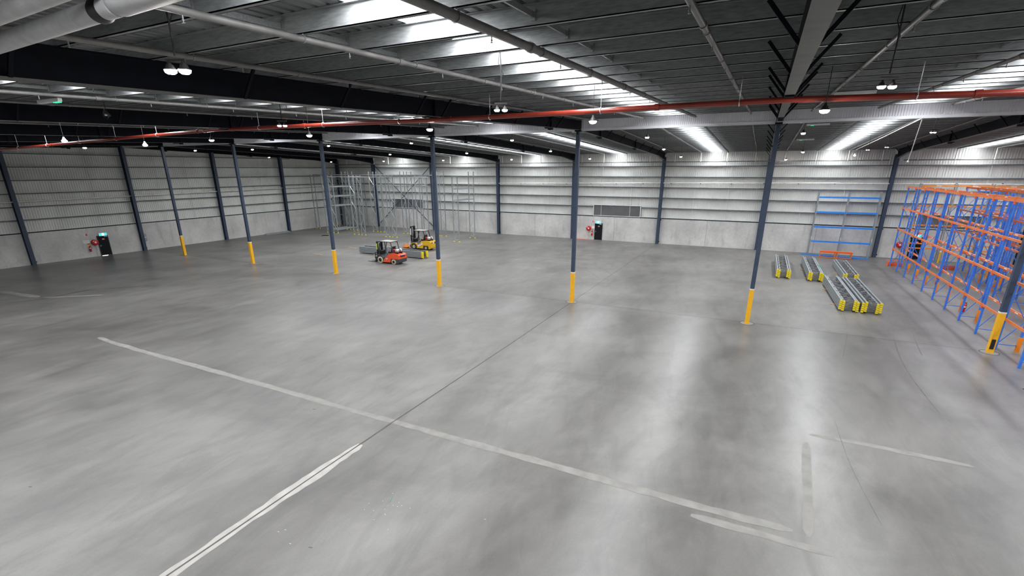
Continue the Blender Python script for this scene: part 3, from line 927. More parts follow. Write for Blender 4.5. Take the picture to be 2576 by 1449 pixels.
for k, (x, y, z, lab, kind) in enumerate(ROWS):
    ts = 0.72 if k == 0 else 0.52; tx = 0.09 if k == 0 else 0.075
    if kind in ('', 'dim'):
        o = copy_tree(HB, None, (x, y, z), 0, lab)
        b = MB(); b.tube([(0, 0, 0.13), (0, 0, zs(y, 0.01) - z)], 0.008, 6); b.build('suspension_cable', 'cable', o)
        if kind == 'dim':
            for c in o.children:
                if c.name.startswith('lens'):
                    me = c.data.copy(); me.materials[0] = M['dimlens']; c.data = me
                if c.name.startswith('housing'):
                    me = c.data.copy(); me.materials[0] = M['white']; c.data = me
    else:
        t = empty('high_bay_light', (x, y, z), 0.46, lab, 'lamp', 'hanging high-bay lamps')
        for sx in (-1, 1):
            for src, nm in (('housing', 'housing'), ('lens', 'lens')):
                c = HBm[src].copy(); COL.objects.link(c); c.parent = t
                c.location = (sx * tx, 0, 0); c.scale = (ts, ts, ts)
                if kind == 'dimtwin' and src == 'lens':
                    me = c.data.copy(); me.materials[0] = M['dimlens']; c.data = me
        b = MB(); b.bar((-0.12, 0, 0.11), (0.12, 0, 0.11), 0.04, 0.03); b.build('crossbar', 'black', t)
        b = MB(); b.tube([(0, 0, 0.16), (0.01, 0, 0.5), (0.0, 0.0, zs(y, 0.01) - z)], 0.011, 6)
        b.tube([(0, 0, 0.5), (0.05, 0.03, 0.62), (-0.04, 0.02, 0.8), (0.0, 0, zs(y, 0.01) - z)], 0.007, 6)
        b.build('suspension_cable', 'cable', t)
for o in list(HB.children): bpy.data.objects.remove(o)
bpy.data.objects.remove(HB)

# linear emergency battens with green indicator
for x, y, rz, lab in ((22.05, -9.0, 0.02, 'long white batten light with green indicator above the red pipe, right'),
                      (2.4, -21.0, 0.02, 'long white batten light with green indicator, far upper left'),
                      (4.5, -8.6, 0.1, 'white batten light with green indicator above the red pipe near the middle'),
                      (22.2, 5.25, 0.0, 'white batten light with green indicator below the baffle, right'),
                      (8.6, 4.6, 0.0, 'white batten light with green indicator below the baffle, left of the centre post'),
                      (22.2, 14.6, 0.0, 'small white batten light under the rear roof, right')):
    t = empty('batten_light', (x, y, zs(y, -0.36)), rz, lab, 'light', 'batten lights under the roof')
    b = MB(); b.box(-0.55, 0.55, -0.05, 0.05, -0.03, 0.06); b.build('body', 'white', t, 0.01)
    b = MB(); b.box(0.25 if x < 20 else -0.35, 0.52 if x < 20 else -0.2, -0.04, 0.04, -0.05, -0.028)
    b.build('indicator', 'green', t)
    b = MB(); b.box(-0.5, -0.47, -0.01, 0.01, 0.06, 0.14); b.box(0.47, 0.5, -0.01, 0.01, 0.06, 0.14); b.build('bracket', 'galv', t)
# round speaker and short cables on the second beam
t = empty('roof_speaker', (2.1, -19.6, 9.56), 0, 'small round horn speaker in front of the second dark beam', 'speaker')
b = MB(); b.lathe([(0.03, 0.12), (0.06, 0.06), (0.13, 0.0), (0.135, -0.01)], (0, 0, 0), axis='y', n=18); b.build('horn', 'cable', t)
b = MB(); b.lathe([(0.0, -0.02), (0.03, -0.02), (0.03, 0.1)], (0, 0, 0), axis='y', n=12); b.build('core', 'bright', t)
b = MB(); b.tube([(0, 0.08, 0.02), (-0.1, 0.08, 0.2), (-0.1, 0.08, zs(19.6, -0.24) - 9.56)], 0.01, 6); b.build('bracket', 'black', t)

# ------------------------------------------------------------------ racking
def upright(mbp, mbb, H, D, ax, pw=0.085, flip=0, z0=0.0, step=1.1, base=0.35):
    """two posts D apart along ax ('x' or 'y') with zigzag lattice; origin at first post"""
    def P(d, t, z): return (d, t, z) if ax == 'x' else (t, d, z)
    for d in (0, D):
        a, b_ = P(d - pw / 2, -pw / 2, z0), P(d + pw / 2, pw / 2, H)
        mbp.box(min(a[0], b_[0]), max(a[0], b_[0]), min(a[1], b_[1]), max(a[1], b_[1]), z0, H)
    z = base; k = flip
    mbb.bar(P(pw / 2, 0, base - 0.07), P(D - pw / 2, 0, base - 0.07), 0.035, 0.03)
    while z + step < H - 0.05:
        d0, d1 = (pw / 2, D - pw / 2) if k % 2 == 0 else (D - pw / 2, pw / 2)
        mbb.bar(P(d0, 0, z), P(d1, 0, z + step), 0.03, 0.03)
        z += step; k += 1
    mbb.bar(P(pw / 2, 0, H - 0.12), P(D - pw / 2, 0, H - 0.12), 0.035, 0.03)

def make_frame_obj(H, D, ax, mp, mbm, parent, loc, foot=None, flip=0, step=1.1, guard=None, name='upright_frame', sub=True):
    p, q = MB(), MB()
    upright(p, q, H, D, ax, flip=flip, step=step)
    o = p.build(name, mp, parent); o.location = loc
    s_ = q.build('bracing', mbm, o)
    if foot:
        f = MB()
        for d in (0, D):
            x, y = (d, 0) if ax == 'x' else (0, d)
            f.box(x - 0.09, x + 0.09, y - 0.07, y + 0.07, 0, 0.02)
            f.box(x - 0.06, x + 0.06, y - 0.055, y + 0.055, 0.02, 0.12)
        f.build('foot_plates', foot, o)
    if guard:
        f = MB(); f.box(D - 0.07, D + 0.07, -0.075, 0.055, 0, 0.70); f.box(D - 0.08, D + 0.08, -0.09, 0.08, 0, 0.012)
        f.build('post_guard', guard, o)
    return o

LEV = [1.53, 3.20, 4.88, 6.57]
def blue_row(x0, ys, label, guard=True):
    t = empty('pallet_rack', (x0, ys[0], 0), 0, label, 'pallet rack', 'blue and orange pallet racks')
    proto_f = None
    for i, y in enumerate(ys):
        g = 'guard' if (0 < i and guard) else None
        if proto_f is None or i == 1:
            o = make_frame_obj(6.50, 0.75, 'x', 'blue', 'blue', t, (0, y - ys[0], 0), guard=g)
            if i == 1: proto_f = o
            elif i == 0: proto_f = o; first = o
        else:
            o = copy_tree(proto_f, t, (0, y - ys[0], 0))
    L = ys[0] - ys[1]
    bm = MB(); bm.box(-0.055, -0.005, -L + 0.045, -0.045, -0.055, 0.055)
    cn = MB(); cn.box(-0.062, -0.0, -0.028, 0.028, -0.16, 0.07)
    beam = bm.mesh('beam', 'orange'); conn = cn.mesh('end_connector', 'brightorange')
    lm = MB(); lm.box(-0.058, -0.0551, -L / 2 - 0.16, -L / 2 + 0.16, -0.025, 0.025); lme = lm.mesh('load_label', 'white')
    for i in range(len(ys) - 1):
        for z in LEV:
            for sx in (0, 1):
                o = bpy.data.objects.new('beam', beam); COL.objects.link(o); o.parent = t
                o.location = (-0.04 if sx == 0 else 0.79 + 0.06, ys[i] - ys[0], z)
                for yy in (-L + 0.03, -0.03):
                    c = bpy.data.objects.new('end_connector', conn); COL.objects.link(c); c.parent = o; c.location = (0, yy, 0)
                if sx == 1:
                    l = bpy.data.objects.new('load_label', lme); COL.objects.link(l); l.parent = o
    return t
YS = [23.25 - 2.515 * k for k in range(12)]
blue_row(30.68, YS, 'front row of blue uprights and orange beams along the aisle at right')
YS2 = [23.25 - 2.515 * k for k in range(11)]
blue_row(34.40, YS2, 'second row of blue and orange pallet racking, behind the aisle-side row')
blue_row(35.55, YS2, 'third row of blue and orange pallet racking, back to back with the second')
blue_row(39.30, YS2[:7], 'farthest row of blue and orange pallet racking at the right edge')
# rack against the back wall, grey uprights and orange beams
t = empty('pallet_rack', (32.4, 27.3, 0), 0, 'orange-beamed rack standing along the back wall behind the blue racking', 'pallet rack')
for k in range(4):
    make_frame_obj(6.75, 0.55, 'y', 'grey', 'grey', t, (2.42 * k, 0, 0), step=0.9)
for k in range(3):
    for z in (1.18, 1.60, 3.22, 4.90, 6.56):
        b = MB(); b.box(0.05, 2.37, -0.10, -0.045, -0.055, 0.055)
        o = b.build('beam', 'guard', t); o.location = (2.42 * k, 0, z)
        b = MB(); b.box(1.0, 1.35, -0.104, -0.1005, -0.025, 0.025); b.build('load_label', 'white', o)

# orange end guards of the racks
def end_guard(x, y, lab):
    b = MB()
    b.box(x, x + 0.95, y + 0.0, y + 0.04, 0.10, 0.34)
    b.box(x - 0.03, x + 0.01, y - 0.32, y + 0.06, 0.0, 0.37); b.box(x + 0.94, x + 0.98, y - 0.32, y + 0.06, 0.0, 0.37)
    b.box(x, x + 0.95, y - 0.02, y + 0.0, 0.0, 0.12)
    tag(b.build('rack_end_guard', 'brightorange'), lab, 'guard', 'orange rack end guards')
end_guard(30.56, 23.55, 'orange end guard on the floor at the near row of blue racking')
end_guard(34.28, 23.55, 'orange end guard on the floor at the second row of blue racking')

# blue-beamed wall rack
t = empty('pallet_rack', (24.84, 27.35, 0), 0, 'two-bay rack with grey uprights and bright blue beams against the back wall', 'pallet rack')
for k in range(3):
    make_frame_obj(5.98, 0.55, 'y', 'grey', 'grey', t, (2.44 * k, 0, 0), step=0.8)
    b = MB(); b.box(2.44 * k - 0.02, 2.44 * k + 0.02, -0.052, -0.0455, 1.5, 1.78); b.build('load_sign', 'white', t)
for k in range(2):
    for z in (1.31, 2.69, 4.07, 5.43):
        b = MB(); b.box(0.045, 2.395, -0.10, -0.045, -0.075, 0.075)
        o = b.build('beam', 'beamblue', t); o.location = (2.44 * k, 0, z)
# loose blue beams and orange bench guard on the floor before it
for x0, x1, y0, y1, z, lab in ((24.2, 27.2, 26.95, 26.75, 0.05, 'left'), (26.0, 28.9, 26.5, 26.3, 0.05, 'middle'), (26.6, 29.7, 26.85, 26.6, 0.05, 'right')):
    b = MB(); b.bar((x0, y0, z), (x1, y1, z), 0.12, 0.09)
    tag(b.build('loose_beam', 'beamblue'), 'loose blue beam lying on the floor by the wall rack, ' + lab + ' of three', 'beam', 'loose blue beams on the floor')
t = empty('guard_rail_bundle', (25.65, 25.65, 0), -0.0, 'low bright orange guard rail with short legs, in front of the wall rack', 'guard rail')
b = MB(); b.box(0, 2.6, 0.0, 0.36, 0.50, 0.64); b.build('top_rail', 'brightorange', t)
for k, x in enumerate((0.04, 1.22, 1.4, 2.52)):
    for y in (0.04, 0.32):
        b = MB(); b.box(x - 0.035, x + 0.035, y - 0.035, y + 0.035, 0, 0.52); b.build('leg', 'orange', t)
b = MB(); b.box(0, 2.6, 0.0, 0.04, 0.04, 0.08); b.box(0, 2.6, 0.32, 0.36, 0.04, 0.08); b.build('bottom_rail', 'orange', t)

# empty grey racking at the far left
def grey_group(name_label, posx, rows, beams=False, low_front=True):
    t = empty('pallet_rack', (posx[0][0], rows[0], 0), 0, name_label, 'pallet rack', 'empty grey racks in the far left corner')
    for ri, y in enumerate(rows):
        for gi, (xa, xb) in enumerate(posx):
            H = 7.35 if ri == 0 else 7.75
            o = make_frame_obj(H, xb - xa, 'x', 'grey', 'bright' if (ri == 0 and gi == 0) or (gi + ri == 1) else 'grey', t, (xa - posx[0][0], y - rows[0], 0), foot='rackyellow', flip=(gi + ri) % 2, step=0.95)
    if beams and len(rows) > 1:
        for gi, (xa, xb) in enumerate(posx[:2]):
            for z in beams:
                for x in (xa, xb):
                    b = MB(); b.box(-0.03, 0.03, 0.05, rows[1] - rows[0] - 0.05, -0.055, 0.055)
                    o = b.build('beam', 'grey', t); o.location = (x - posx[0][0], 0, z)
    return t
grey_group('empty grey rack group in the far left corner, nearest the left wall', [(-36.7, -36.05)], [22.4, 26.1])
grey_group('empty grey rack group with cross beams behind the third post', [(-31.56, -30.9), (-30.43, -29.7)], [19.55, 23.12], [0.45, 3.5, 4.7, 5.9])
grey_group('empty grey rack group right of the third post, with bright braces', [(-26.76, -26.0), (-25.5, -24.87)], [19.5, 23.1])
grey_group('empty grey rack group behind the yellow forklift mast', [(-21.6, -20.97), (-20.53, -19.84)], [19.55, 23.12])
grey_group('empty grey rack group behind the post right of the forklifts', [(-16.6, -15.93), (-15.62, -14.94)], [19.55, 23.12])
grey_group('single grey rack bay with yellow feet, rightmost of the empty racks', [(-11.45, -10.75)], [19.6, 23.15], [4.65, 5.9])
b = MB(); b.box(-31.2, -14.6, 19.44, 19.5, 7.10, 7.20)
tag(b.build('tie_beam', 'bright'), 'long bright tie beam joining the tops of the empty grey racks', 'beam')
b = MB(); b.box(-36.9, -14.9, 23.0, 23.05, 7.28, 7.38)
tag(b.build('tie_beam', 'grey'), 'second tie beam behind, across the back of the empty grey racks', 'beam')
# far corner low rack frames behind
t = empty('pallet_rack', (-36.5, 26.9, 0), 0, 'low dark rack shelves standing in the shadow of the far corner', 'pallet rack')
for x in (0, 2.4, 4.8):
    make_frame_obj(6.9, 0.6, 'y', 'grey', 'grey', t, (x, 0, 0), step=0.9)
for k in range(2):
    for z in (1.6, 3.0, 4.4, 5.8, 6.7):
        b = MB(); b.box(0.05, 2.35, -0.09, -0.045, -0.05, 0.05); o = b.build('beam', 'grey', t); o.location = (2.4 * k, 0, z)

# ------------------------------------------------------------------ stacks of flat-lying frames
def flat_frame(L, Wd, bright=False):
    t = empty('rack_upright', (0, 0, 0), 0, 'frame', 'rack upright')
    for x in (0, Wd):
        b = MB()
        s = 1 if x == 0 else -1
        b.box(x - 0.045, x + 0.045, 0.05, L, -0.05, -0.044)
        b.box(x - 0.045, x + 0.045, 0.05, L, 0.044, 0.05)
        b.box(min(x - s * 0.045, x - s * 0.039), max(x - s * 0.045, x - s * 0.039), 0.05, L, -0.05, 0.05)
        b.build('post', 'grey', t)
        f = MB(); f.box(x - 0.07, x + 0.07, -0.02, 0.0, -0.048, 0.048); f.box(x - 0.05, x + 0.05, 0.0, 0.10, -0.045, 0.045)
        f.build('foot_plate', 'rackyellow', t)
    b = MB(); y = 0.3; k = 0
    while y + 0.62 < L:
        a, c = (0.04, Wd - 0.04) if k % 2 == 0 else (Wd - 0.04, 0.04)
        b.bar((a, y, 0), (c, y + 0.62, 0), 0.035, 0.02); y += 0.62; k += 1
    b.bar((0.04, 0.2, 0), (Wd - 0.04, 0.2, 0), 0.035, 0.02); b.bar((0.04, L - 0.1, 0), (Wd - 0.04, L - 0.1, 0), 0.035, 0.02)
    b.build('lattice', 'steel', t)
    return t
FP = flat_frame(7.75, 0.71)
FPs = flat_frame(6.7, 0.71)
def stack(x, y, rz, n, where, first, src=None, bump=0.15):
    src = src or FP
    up_ = 0
    for k in range(n):
        z = 0.10 + 0.06 * k
        off = 0 if (k % 2) == first else bump
        c_, s_ = math.cos(rz), math.sin(rz)
        d = n - k
        lab = 'grey yellow-footed frame, %s, %s' % ('topmost' if d == 1 else ordinal(d) + ' from the top', where)
        g = 'frames in the stack ' + where
        o = copy_tree(src, None, (x + off * c_, y + off * s_, z), rz, lab, g)
    return None
def batten(x, y, rz, L, lab):
    b = MB(); b.bar((-L / 2, 0, 0.0225), (L / 2, 0, 0.0225), 0.09, 0.045)
    o = b.build('timber_batten', 'timber'); o.location = (x, y, 0); o.rotation_euler = (0, 0, rz)
    tag(o, lab, 'timber')
stack(21.86, 13.75, 0.0, 10, 'in the leftmost stack by the wall rack', 1)
stack(23.98, 13.55, 0.0, 10, 'in the stack with the green strap', 1)
stack(26.32, 14.7, 0.0, 8, 'in the short stack nearest the blue racking', 0, FPs)
stack(25.02, 5.02, 0.02, 10, 'in the left stack of the nearest pair', 1)
stack(26.12, 5.02, 0.02, 10, 'in the right stack of the nearest pair', 0)
stack(-7.85, 8.55, math.radians(90) - 0.0 , 10, 'in the stack behind the orange forklift', 1)
for pr in (FP, FPs):
    for c in list(pr.children): bpy.data.objects.remove(c)
    bpy.data.objects.remove(pr)
for bx, by, rz, L, lab in ((25.35, 10.9, 0.02, 1.35, 'timber batten sticking out under the middle of the nearest left stack'),
                           (25.4, 6.6, 0.02, 1.35, 'timber batten sticking out near the yellow feet of the nearest left stack'),
                           (24.3, 18.2, 0, 1.2, 'timber batten under the far part of the strapped stack'),
                           (24.3, 14.7, 0, 1.2, 'timber batten under the near part of the strapped stack'),
                           (22.4, 19.6, 0, 1.3, 'timber batten under the leftmost stack, far part'),
                           (22.3, 14.9, 0, 1.1, 'timber batten under the leftmost stack, near part'),
                           (26.7, 18.0, 0, 1.3, 'timber batten under the third stack, far part'),
                           (26.7, 15.6, 0, 1.1, 'timber batten under the third stack, near part'),
                           (26.5, 7.0, 0.02, 1.0, 'timber batten under the nearest right stack'),
                           (26.4, 11.2, 0.02, 1.0, 'timber batten under the far part of the nearest right stack'),
                           (-13.6, 8.95, math.pi / 2, 1.3, 'timber batten under the far end of the stack behind the orange forklift'),
                           (-9.6, 8.95, math.pi / 2, 1.3, 'timber batten under the near end of the stack behind the orange forklift'),
                           (-18.7, 5.98, 0.04, 1.12, 'loose timber length on the floor left of the forklifts, the nearer'),
                           (-18.72, 10.77, 0.02, 1.05, 'loose timber length on the floor left of the forklifts, the farther')):
    batten(bx, by, rz, L, lab)
b = MB()
for k in range(7):
    a = k * 0.9
    b.tube([(24.72 + 0.05 * math.cos(a), 16.4 + 0.07 * k, 0.71), (24.85 + 0.06 * math.sin(a), 16.3 + 0.07 * k, 0.72 + 0.03 * math.sin(a)), (25.0, 16.2 + 0.05 * k, 0.45), (25.12 + 0.05 * k, 16.0 - 0.1 * k, 0.03 + 0.02 * (k % 3))], 0.007, 5)
tag(b.build('strap_tangle', 'net'), 'tangle of green strapping on the second stack of frames', 'strap')
b = MB(); b.box(-36.75, -36.45, 13.9, 17.7, 0.0, 0.12)
b.box(-36.95, -36.85, 14.2, 17.8, 0.0, 0.15)
tag(b.build('steel_channel', 'grey'), 'long grey steel channel lying at the foot of the left wall', 'channel')
b = MB(); b.bar((-29.5, 16.5, 0.03), (-29.2, 17.4, 0.03), 0.1, 0.05); b.bar((-29.6, 16.9, 0.05), (-28.9, 17.1, 0.05), 0.25, 0.07)
tag(b.build('floor_scrap', 'black'), 'dark strapping scrap on the floor behind the third post', 'scrap')
b = MB()
for k in range(8):
    x, y = 30.06 + rnd.uniform(-0.35, 0.35), 16.2 + rnd.uniform(-0.12, 0.12)
    b.bar((x, y, 0.015), (x + rnd.uniform(-0.2, 0.2), y + rnd.uniform(-0.1, 0.1), 0.02), 0.05, 0.02)
tag(b.build('floor_scrap', 'patchbright'), 'scatter of pale timber scraps on the floor left of the blue racking', 'scrap', kind='stuff')
b = MB()
for k in range(8):
    x, y = 29.95 + rnd.uniform(-0.1, 0.6), -4.6 + rnd.uniform(-0.5, 0.3)
    b.tube([(x, y, 0.012), (x + rnd.uniform(0.2, 0.5), y - rnd.uniform(0.1, 0.5), 0.02)], 0.012, 5)
tag(b.build('floor_scrap', 'black'), 'black strapping offcuts on the floor at the right edge', 'scrap', kind='stuff')
b = MB()
for k in range(4):
    x, y = 30.05 + rnd.uniform(0, 0.3), -4.7 + rnd.uniform(-0.3, 0.2)
    b.bar((x, y, 0.03), (x + 0.09, y + 0.05, 0.04), 0.07, 0.03)
tag(b.build('floor_scrap', 'white'), 'small white plastic scraps among the black offcuts at right', 'scrap', kind='stuff')

STR = ((12.60, -20.51, 0.006), (12.52, -20.30, 0.006), (12.68, -20.8))
CHIPS = [(10.97, -22.49), (11.06, -22.37), (11.53, -22.63), (15.08, -19.98), (12.96, -14.68)]
DARK = [(3.58, -24.27), (12.03, -22.51), (6.9, -17.74)]
b = MB(); b.tube([STR[0], STR[1]], 0.006, 5)
tag(b.build('plastic_strand', 'net'), 'short teal plastic strand on the bare floor in the foreground', 'strand')
b = MB()
for k in range(16):
    x, y = STR[2][0] + rnd.gauss(0, 0.25), STR[2][1] + rnd.gauss(0, 0.2)
    b.box(x - 0.006, x + 0.006, y - 0.006, y + 0.006, 0, 0.004)
for x, y in CHIPS: b.bar((x - 0.02, y, 0.004), (x + 0.02, y + 0.01, 0.004), 0.008, 0.005)
tag(b.build('floor_chips', 'white'), 'tiny white chips scattered on the foreground floor', 'chips', kind='stuff')
b = MB()
for x, y in DARK: b.bar((x - 0.04, y, 0.004), (x + 0.04, y + 0.02, 0.004), 0.03, 0.006)
tag(b.build('floor_flecks', 'skid'), 'small dark flecks stuck to the foreground floor', 'flecks', kind='stuff')

# ------------------------------------------------------------------ exits, hose reels, signs
def exit_door(n, origin, rz, label):
    t = empty('door_%d' % n, origin, rz, label, 'door', kind='structure')
    b = MB(); b.box(-0.47, -0.41, -0.06, 0.04, 0, 1.93); b.box(0.41, 0.47, -0.06, 0.04, 0, 1.93); b.box(-0.47, 0.47, -0.06, 0.04, 1.87, 1.93)
    b.build('door_frame', 'black' if n != 2 else 'black', t)
    b = MB(); b.box(-0.41, 0.41, -0.04, 0.0, 0.03, 1.87); d = b.build('door_leaf', 'door', t)
    b = MB(); b.box(-0.36, -0.33, -0.09, -0.04, 0.88, 1.06); b.box(-0.36, -0.22, -0.1, -0.08, 0.98, 1.0); b.build('handle', 'steel', t)
    b = MB(); b.box(-0.08, 0.14, -0.045, -0.04, 1.52, 1.65); b.build('door_notice', 'signred', t)['label'] = 'small red notice'
    b = MB(); b.box(-0.06, 0.12, -0.047, -0.045, 1.60, 1.625); b.box(-0.06, 0.12, -0.047, -0.045, 1.55, 1.575); b.build('notice_print', 'white', t)
    b = MB(); b.box(0.1, 0.38, -0.12, -0.04, 1.80, 1.86); b.build('door_closer', 'signgrey', t)
    return t
def running_man(b, s, y):
    b.lathe([(0, y), (0.022 * s, y)], (0.01 * s, 0, 0.085 * s), axis='y', n=8)
    for a, c in (((0, 0.06), (-0.01, 0.0)), ((-0.01, 0.0), (0.04, -0.03)), ((0.04, -0.03), (0.03, -0.08)), ((-0.01, 0), (-0.03, -0.045)), ((-0.03, -0.045), (-0.07, -0.06)),
                 ((0, 0.055), (0.045, 0.03)), ((0, 0.055), (-0.04, 0.03))):
        b.bar((a[0] * s, y, a[1] * s), (c[0] * s, y, c[1] * s), 0.002, 0.018 * s)
def exit_sign(origin, rz, label):
    t = empty('exit_sign', origin, rz, label, 'sign', 'illuminated exit signs')
    b = MB(); b.box(-0.34, 0.34, -0.09, 0.0, -0.14, 0.14); b.build('sign_box', 'white', t, 0.008)
    b = MB(); b.box(-0.33, 0.33, -0.094, -0.0905, -0.13, 0.13); b.build('sign_face', 'teal', t)
    b = MB(); b.box(-0.09, 0.10, -0.097, -0.0945, -0.125, 0.125); b.build('doorway_symbol', 'exitwhite', t)
    b = MB(); running_man(b, 1.0, -0.099); b.build('running_figure', 'teal', t)
def hose_reel(origin, rz, label):
    origin = (origin[0] + (0.015 if rz else 0), origin[1] - (0 if rz else 0.015), origin[2])
    t = empty('hose_reel', origin, rz, label, 'hose reel', 'fire hose reels')
    b = MB(); b.lathe([(0.0, 0.0), (0.27, 0.0), (0.28, -0.01), (0.28, -0.03), (0.10, -0.04), (0.10, -0.15), (0.28, -0.16), (0.28, -0.19), (0.26, -0.205), (0.09, -0.215), (0.0, -0.215)], (0, 0, 0), axis='y', n=32)
    b.build('reel', 'red', t)
    b = MB(); b.lathe([(0.22, -0.05), (0.245, -0.06), (0.245, -0.14), (0.22, -0.15)], (0, 0, 0), axis='y', n=28); b.build('hose', 'black', t)
    b = MB(); b.lathe([(0.095, -0.216), (0.09, -0.225), (0.0, -0.228)], (0, 0, 0), axis='y', n=20); b.build('hub_label', 'white', t)
    b = MB(); b.lathe([(0.04, -0.205), (0.04, -0.212), (0.0, -0.213)], (-0.14, 0, 0.13), axis='y', n=14); b.build('round_sticker', 'white', t)
    b = MB(); b.tube([(0.03, -0.1, -0.26), (0.03, -0.06, -0.45), (0.0, -0.04, -0.95), (0.0, -0.04, -1.28)], 0.014, 8); b.box(-0.03, 0.08, -0.14, -0.03, -0.36, -0.28)
    b.build('supply_pipe', 'steel', t)
def extinguisher(origin, rz, label):
    t = empty('fire_extinguisher', origin, rz, label, 'fire extinguisher', 'fire extinguishers')
    b = MB(); b.lathe([(0.0, 0.0), (0.075, 0.0), (0.085, 0.02), (0.085, 0.40), (0.06, 0.46), (0.025, 0.49), (0.025, 0.52), (0, 0.52)], (0, 0, 0), n=18); b.build('cylinder', 'red', t)
    b = MB(); b.lathe([(0.0862, 0.28), (0.0862, 0.35)], (0, 0, 0), n=18); b.build('label_band', 'white', t)
    b = MB(); b.box(-0.02, 0.08, -0.015, 0.015, 0.52, 0.56); b.tube([(0.02, 0, 0.53), (0.11, 0, 0.48), (0.11, 0, 0.2)], 0.012, 6); b.build('handle', 'black', t)
def flat_sign(name, origin, rz, w, h, m, label, stripe=None):
    b = MB(); b.box(-w / 2, w / 2, -0.012, 0, -h / 2, h / 2)
    o = b.build(name, m); o.location = origin; o.rotation_euler = (0, 0, rz)
    tag(o, label, 'sign')
    if stripe:
        q = MB()
        for x0, x1, z0, z1 in stripe[1]: q.box(x0, x1, -0.015, -0.0125, z0, z1)
        q.build('print', stripe[0], o)
    return o
Yw = WY
exit_door(1, (3.2, Yw, 0), 0, 'black exit door in the back wall, right of the centre post')
exit_sign((3.14, Yw - 0.01, 2.05), 0, 'teal and white running-figure exit sign over the middle black door')
hose_reel((2.03, Yw, 1.31), 0, 'red fire hose reel on the back wall left of the middle black door')
extinguisher((2.44, Yw - 0.10, 0.50), 0, 'red extinguisher hung left of the middle black door')
flat_sign('fire_sign', (2.47, Yw, 2.10), 0, 0.16, 0.2, 'signred', 'small red fire sign high on the wall left of the middle exit sign', ('white', [(-0.03, 0.03, -0.06, 0.05)]))
flat_sign('notice_board', (2.55, Yw, 1.47), 0, 0.36, 0.3, 'conduit', 'cream notice between the middle hose reel and black door')
flat_sign('hazard_sign', (2.47, Yw, 1.12), 0, 0.12, 0.12, 'signred', 'small red sign above the extinguisher by the middle door', ('white', [(-0.03, 0.03, -0.03, 0.03)]))
Xw = WX
RZL = math.pi / 2      # faces +x : local -y must point to +x
exit_door(2, (Xw, -3.37, 0), RZL, 'black exit door in the left wall')
exit_sign((Xw + 0.01, -3.30, 2.04), RZL, 'teal and white running-figure exit sign over the left black door')
hose_reel((Xw, -4.12, 1.36), RZL, 'red fire hose reel on the left wall beside the black door')
extinguisher((Xw + 0.10, -4.62, 0.55), RZL, 'red extinguisher hung on the left wall below a yellow and red sign')
flat_sign('fire_sign', (Xw, -4.66, 2.13), RZL, 0.3, 0.22, 'white', 'small white and red fire sign high on the left wall', ('signred', [(0.0, 0.14, -0.1, 0.1), (-0.09, -0.06, -0.1, 0.1)]))
flat_sign('notice_board', (Xw, -4.74, 1.49), RZL, 0.48, 0.26, 'conduit', 'printed white notice on the left wall beside the hose reel', ('signgrey', [(-0.2, 0.2, 0.05, 0.08), (-0.2, 0.2, -0.02, 0.01), (-0.2, 0.12, -0.09, -0.06)]))
flat_sign('hazard_sign', (Xw, -4.62, 1.20), RZL, 0.22, 0.2, 'yellow', 'yellow and red sign above the extinguisher on the left wall', ('signred', [(-0.09, 0.09, 0.0, 0.09)]))
b = MB(); b.box(Xw + 0.0, Xw + 0.06, -3.78, -3.28, 0.0, 0.03)
b.build('threshold_gap', 'daylight', bpy.data.objects['door_2']).matrix_parent_inverse = (Matrix.Translation((Xw, -3.37, 0)) @ Matrix.Rotation(RZL, 4, 'Z')).inverted()
t = empty('switch_box', (Xw, 0.30, 1.32), RZL, 'grey electrical isolator box on the left wall right of a column', 'box')
b = MB(); b.box(-0.17, 0.17, -0.18, 0, -0.36, 0.36); b.build('body', 'grey', t, 0.01)
b = MB(); b.box(-0.03, 0.09, -0.185, -0.1805, -0.03, 0.04); b.build('label_plate', 'white', t)
b = MB(); b.lathe([(0.0, -0.22), (0.02, -0.22), (0.02, -0.18)], (-0.09, 0, 0), axis='y', n=10); b.build('switch_knob', 'red', t)
# door behind the blue racking
t = exit_door(3, (33.3, Yw, 0), 0, 'black door in the back wall seen through the blue racking')
b = MB(); b.box(-0.52, 0.52, -0.05, 0.0, 1.87, 2.02); b.build('transom', 'door', t)
exit_sign((33.2, Yw - 0.01, 2.12), 0, 'teal and white exit sign over the door behind the blue racking')
hose_reel((32.1, Yw, 1.27), 0, 'red fire hose reel on the back wall behind the end of the blue racking')
for x, y, lab in ((34.84, 27.0, 'yellow bollard by the back wall behind the blue racking'),):
    t = empty('bollard', (x, y, 0), 0, lab, 'bollard')
    b = MB(); b.lathe([(0.06, 0), (0.06, 0.95)], (0, 0, 0), n=14); b.build('post', 'yellow', t)
    b = MB(); b.lathe([(0.065, 0.95), (0.065, 1.02), (0.03, 1.06), (0, 1.06)], (0, 0, 0), n=14); b.build('cap', 'white', t)
extinguisher((31.5, 8.0, 0.0), 0.3, 'red extinguisher standing on the floor at an orange post guard of the blue racking')
for k, (x, y, z, lab) in enumerate(((30.62, 10.69, 1.0, 'small red and white sign on a blue rack upright'),)):
    b = MB(); b.box(x - 0.004, x, y - 0.06, y + 0.06, z, z + 0.22)
    tag(b.build('rack_sign', 'signred'), lab, 'sign')

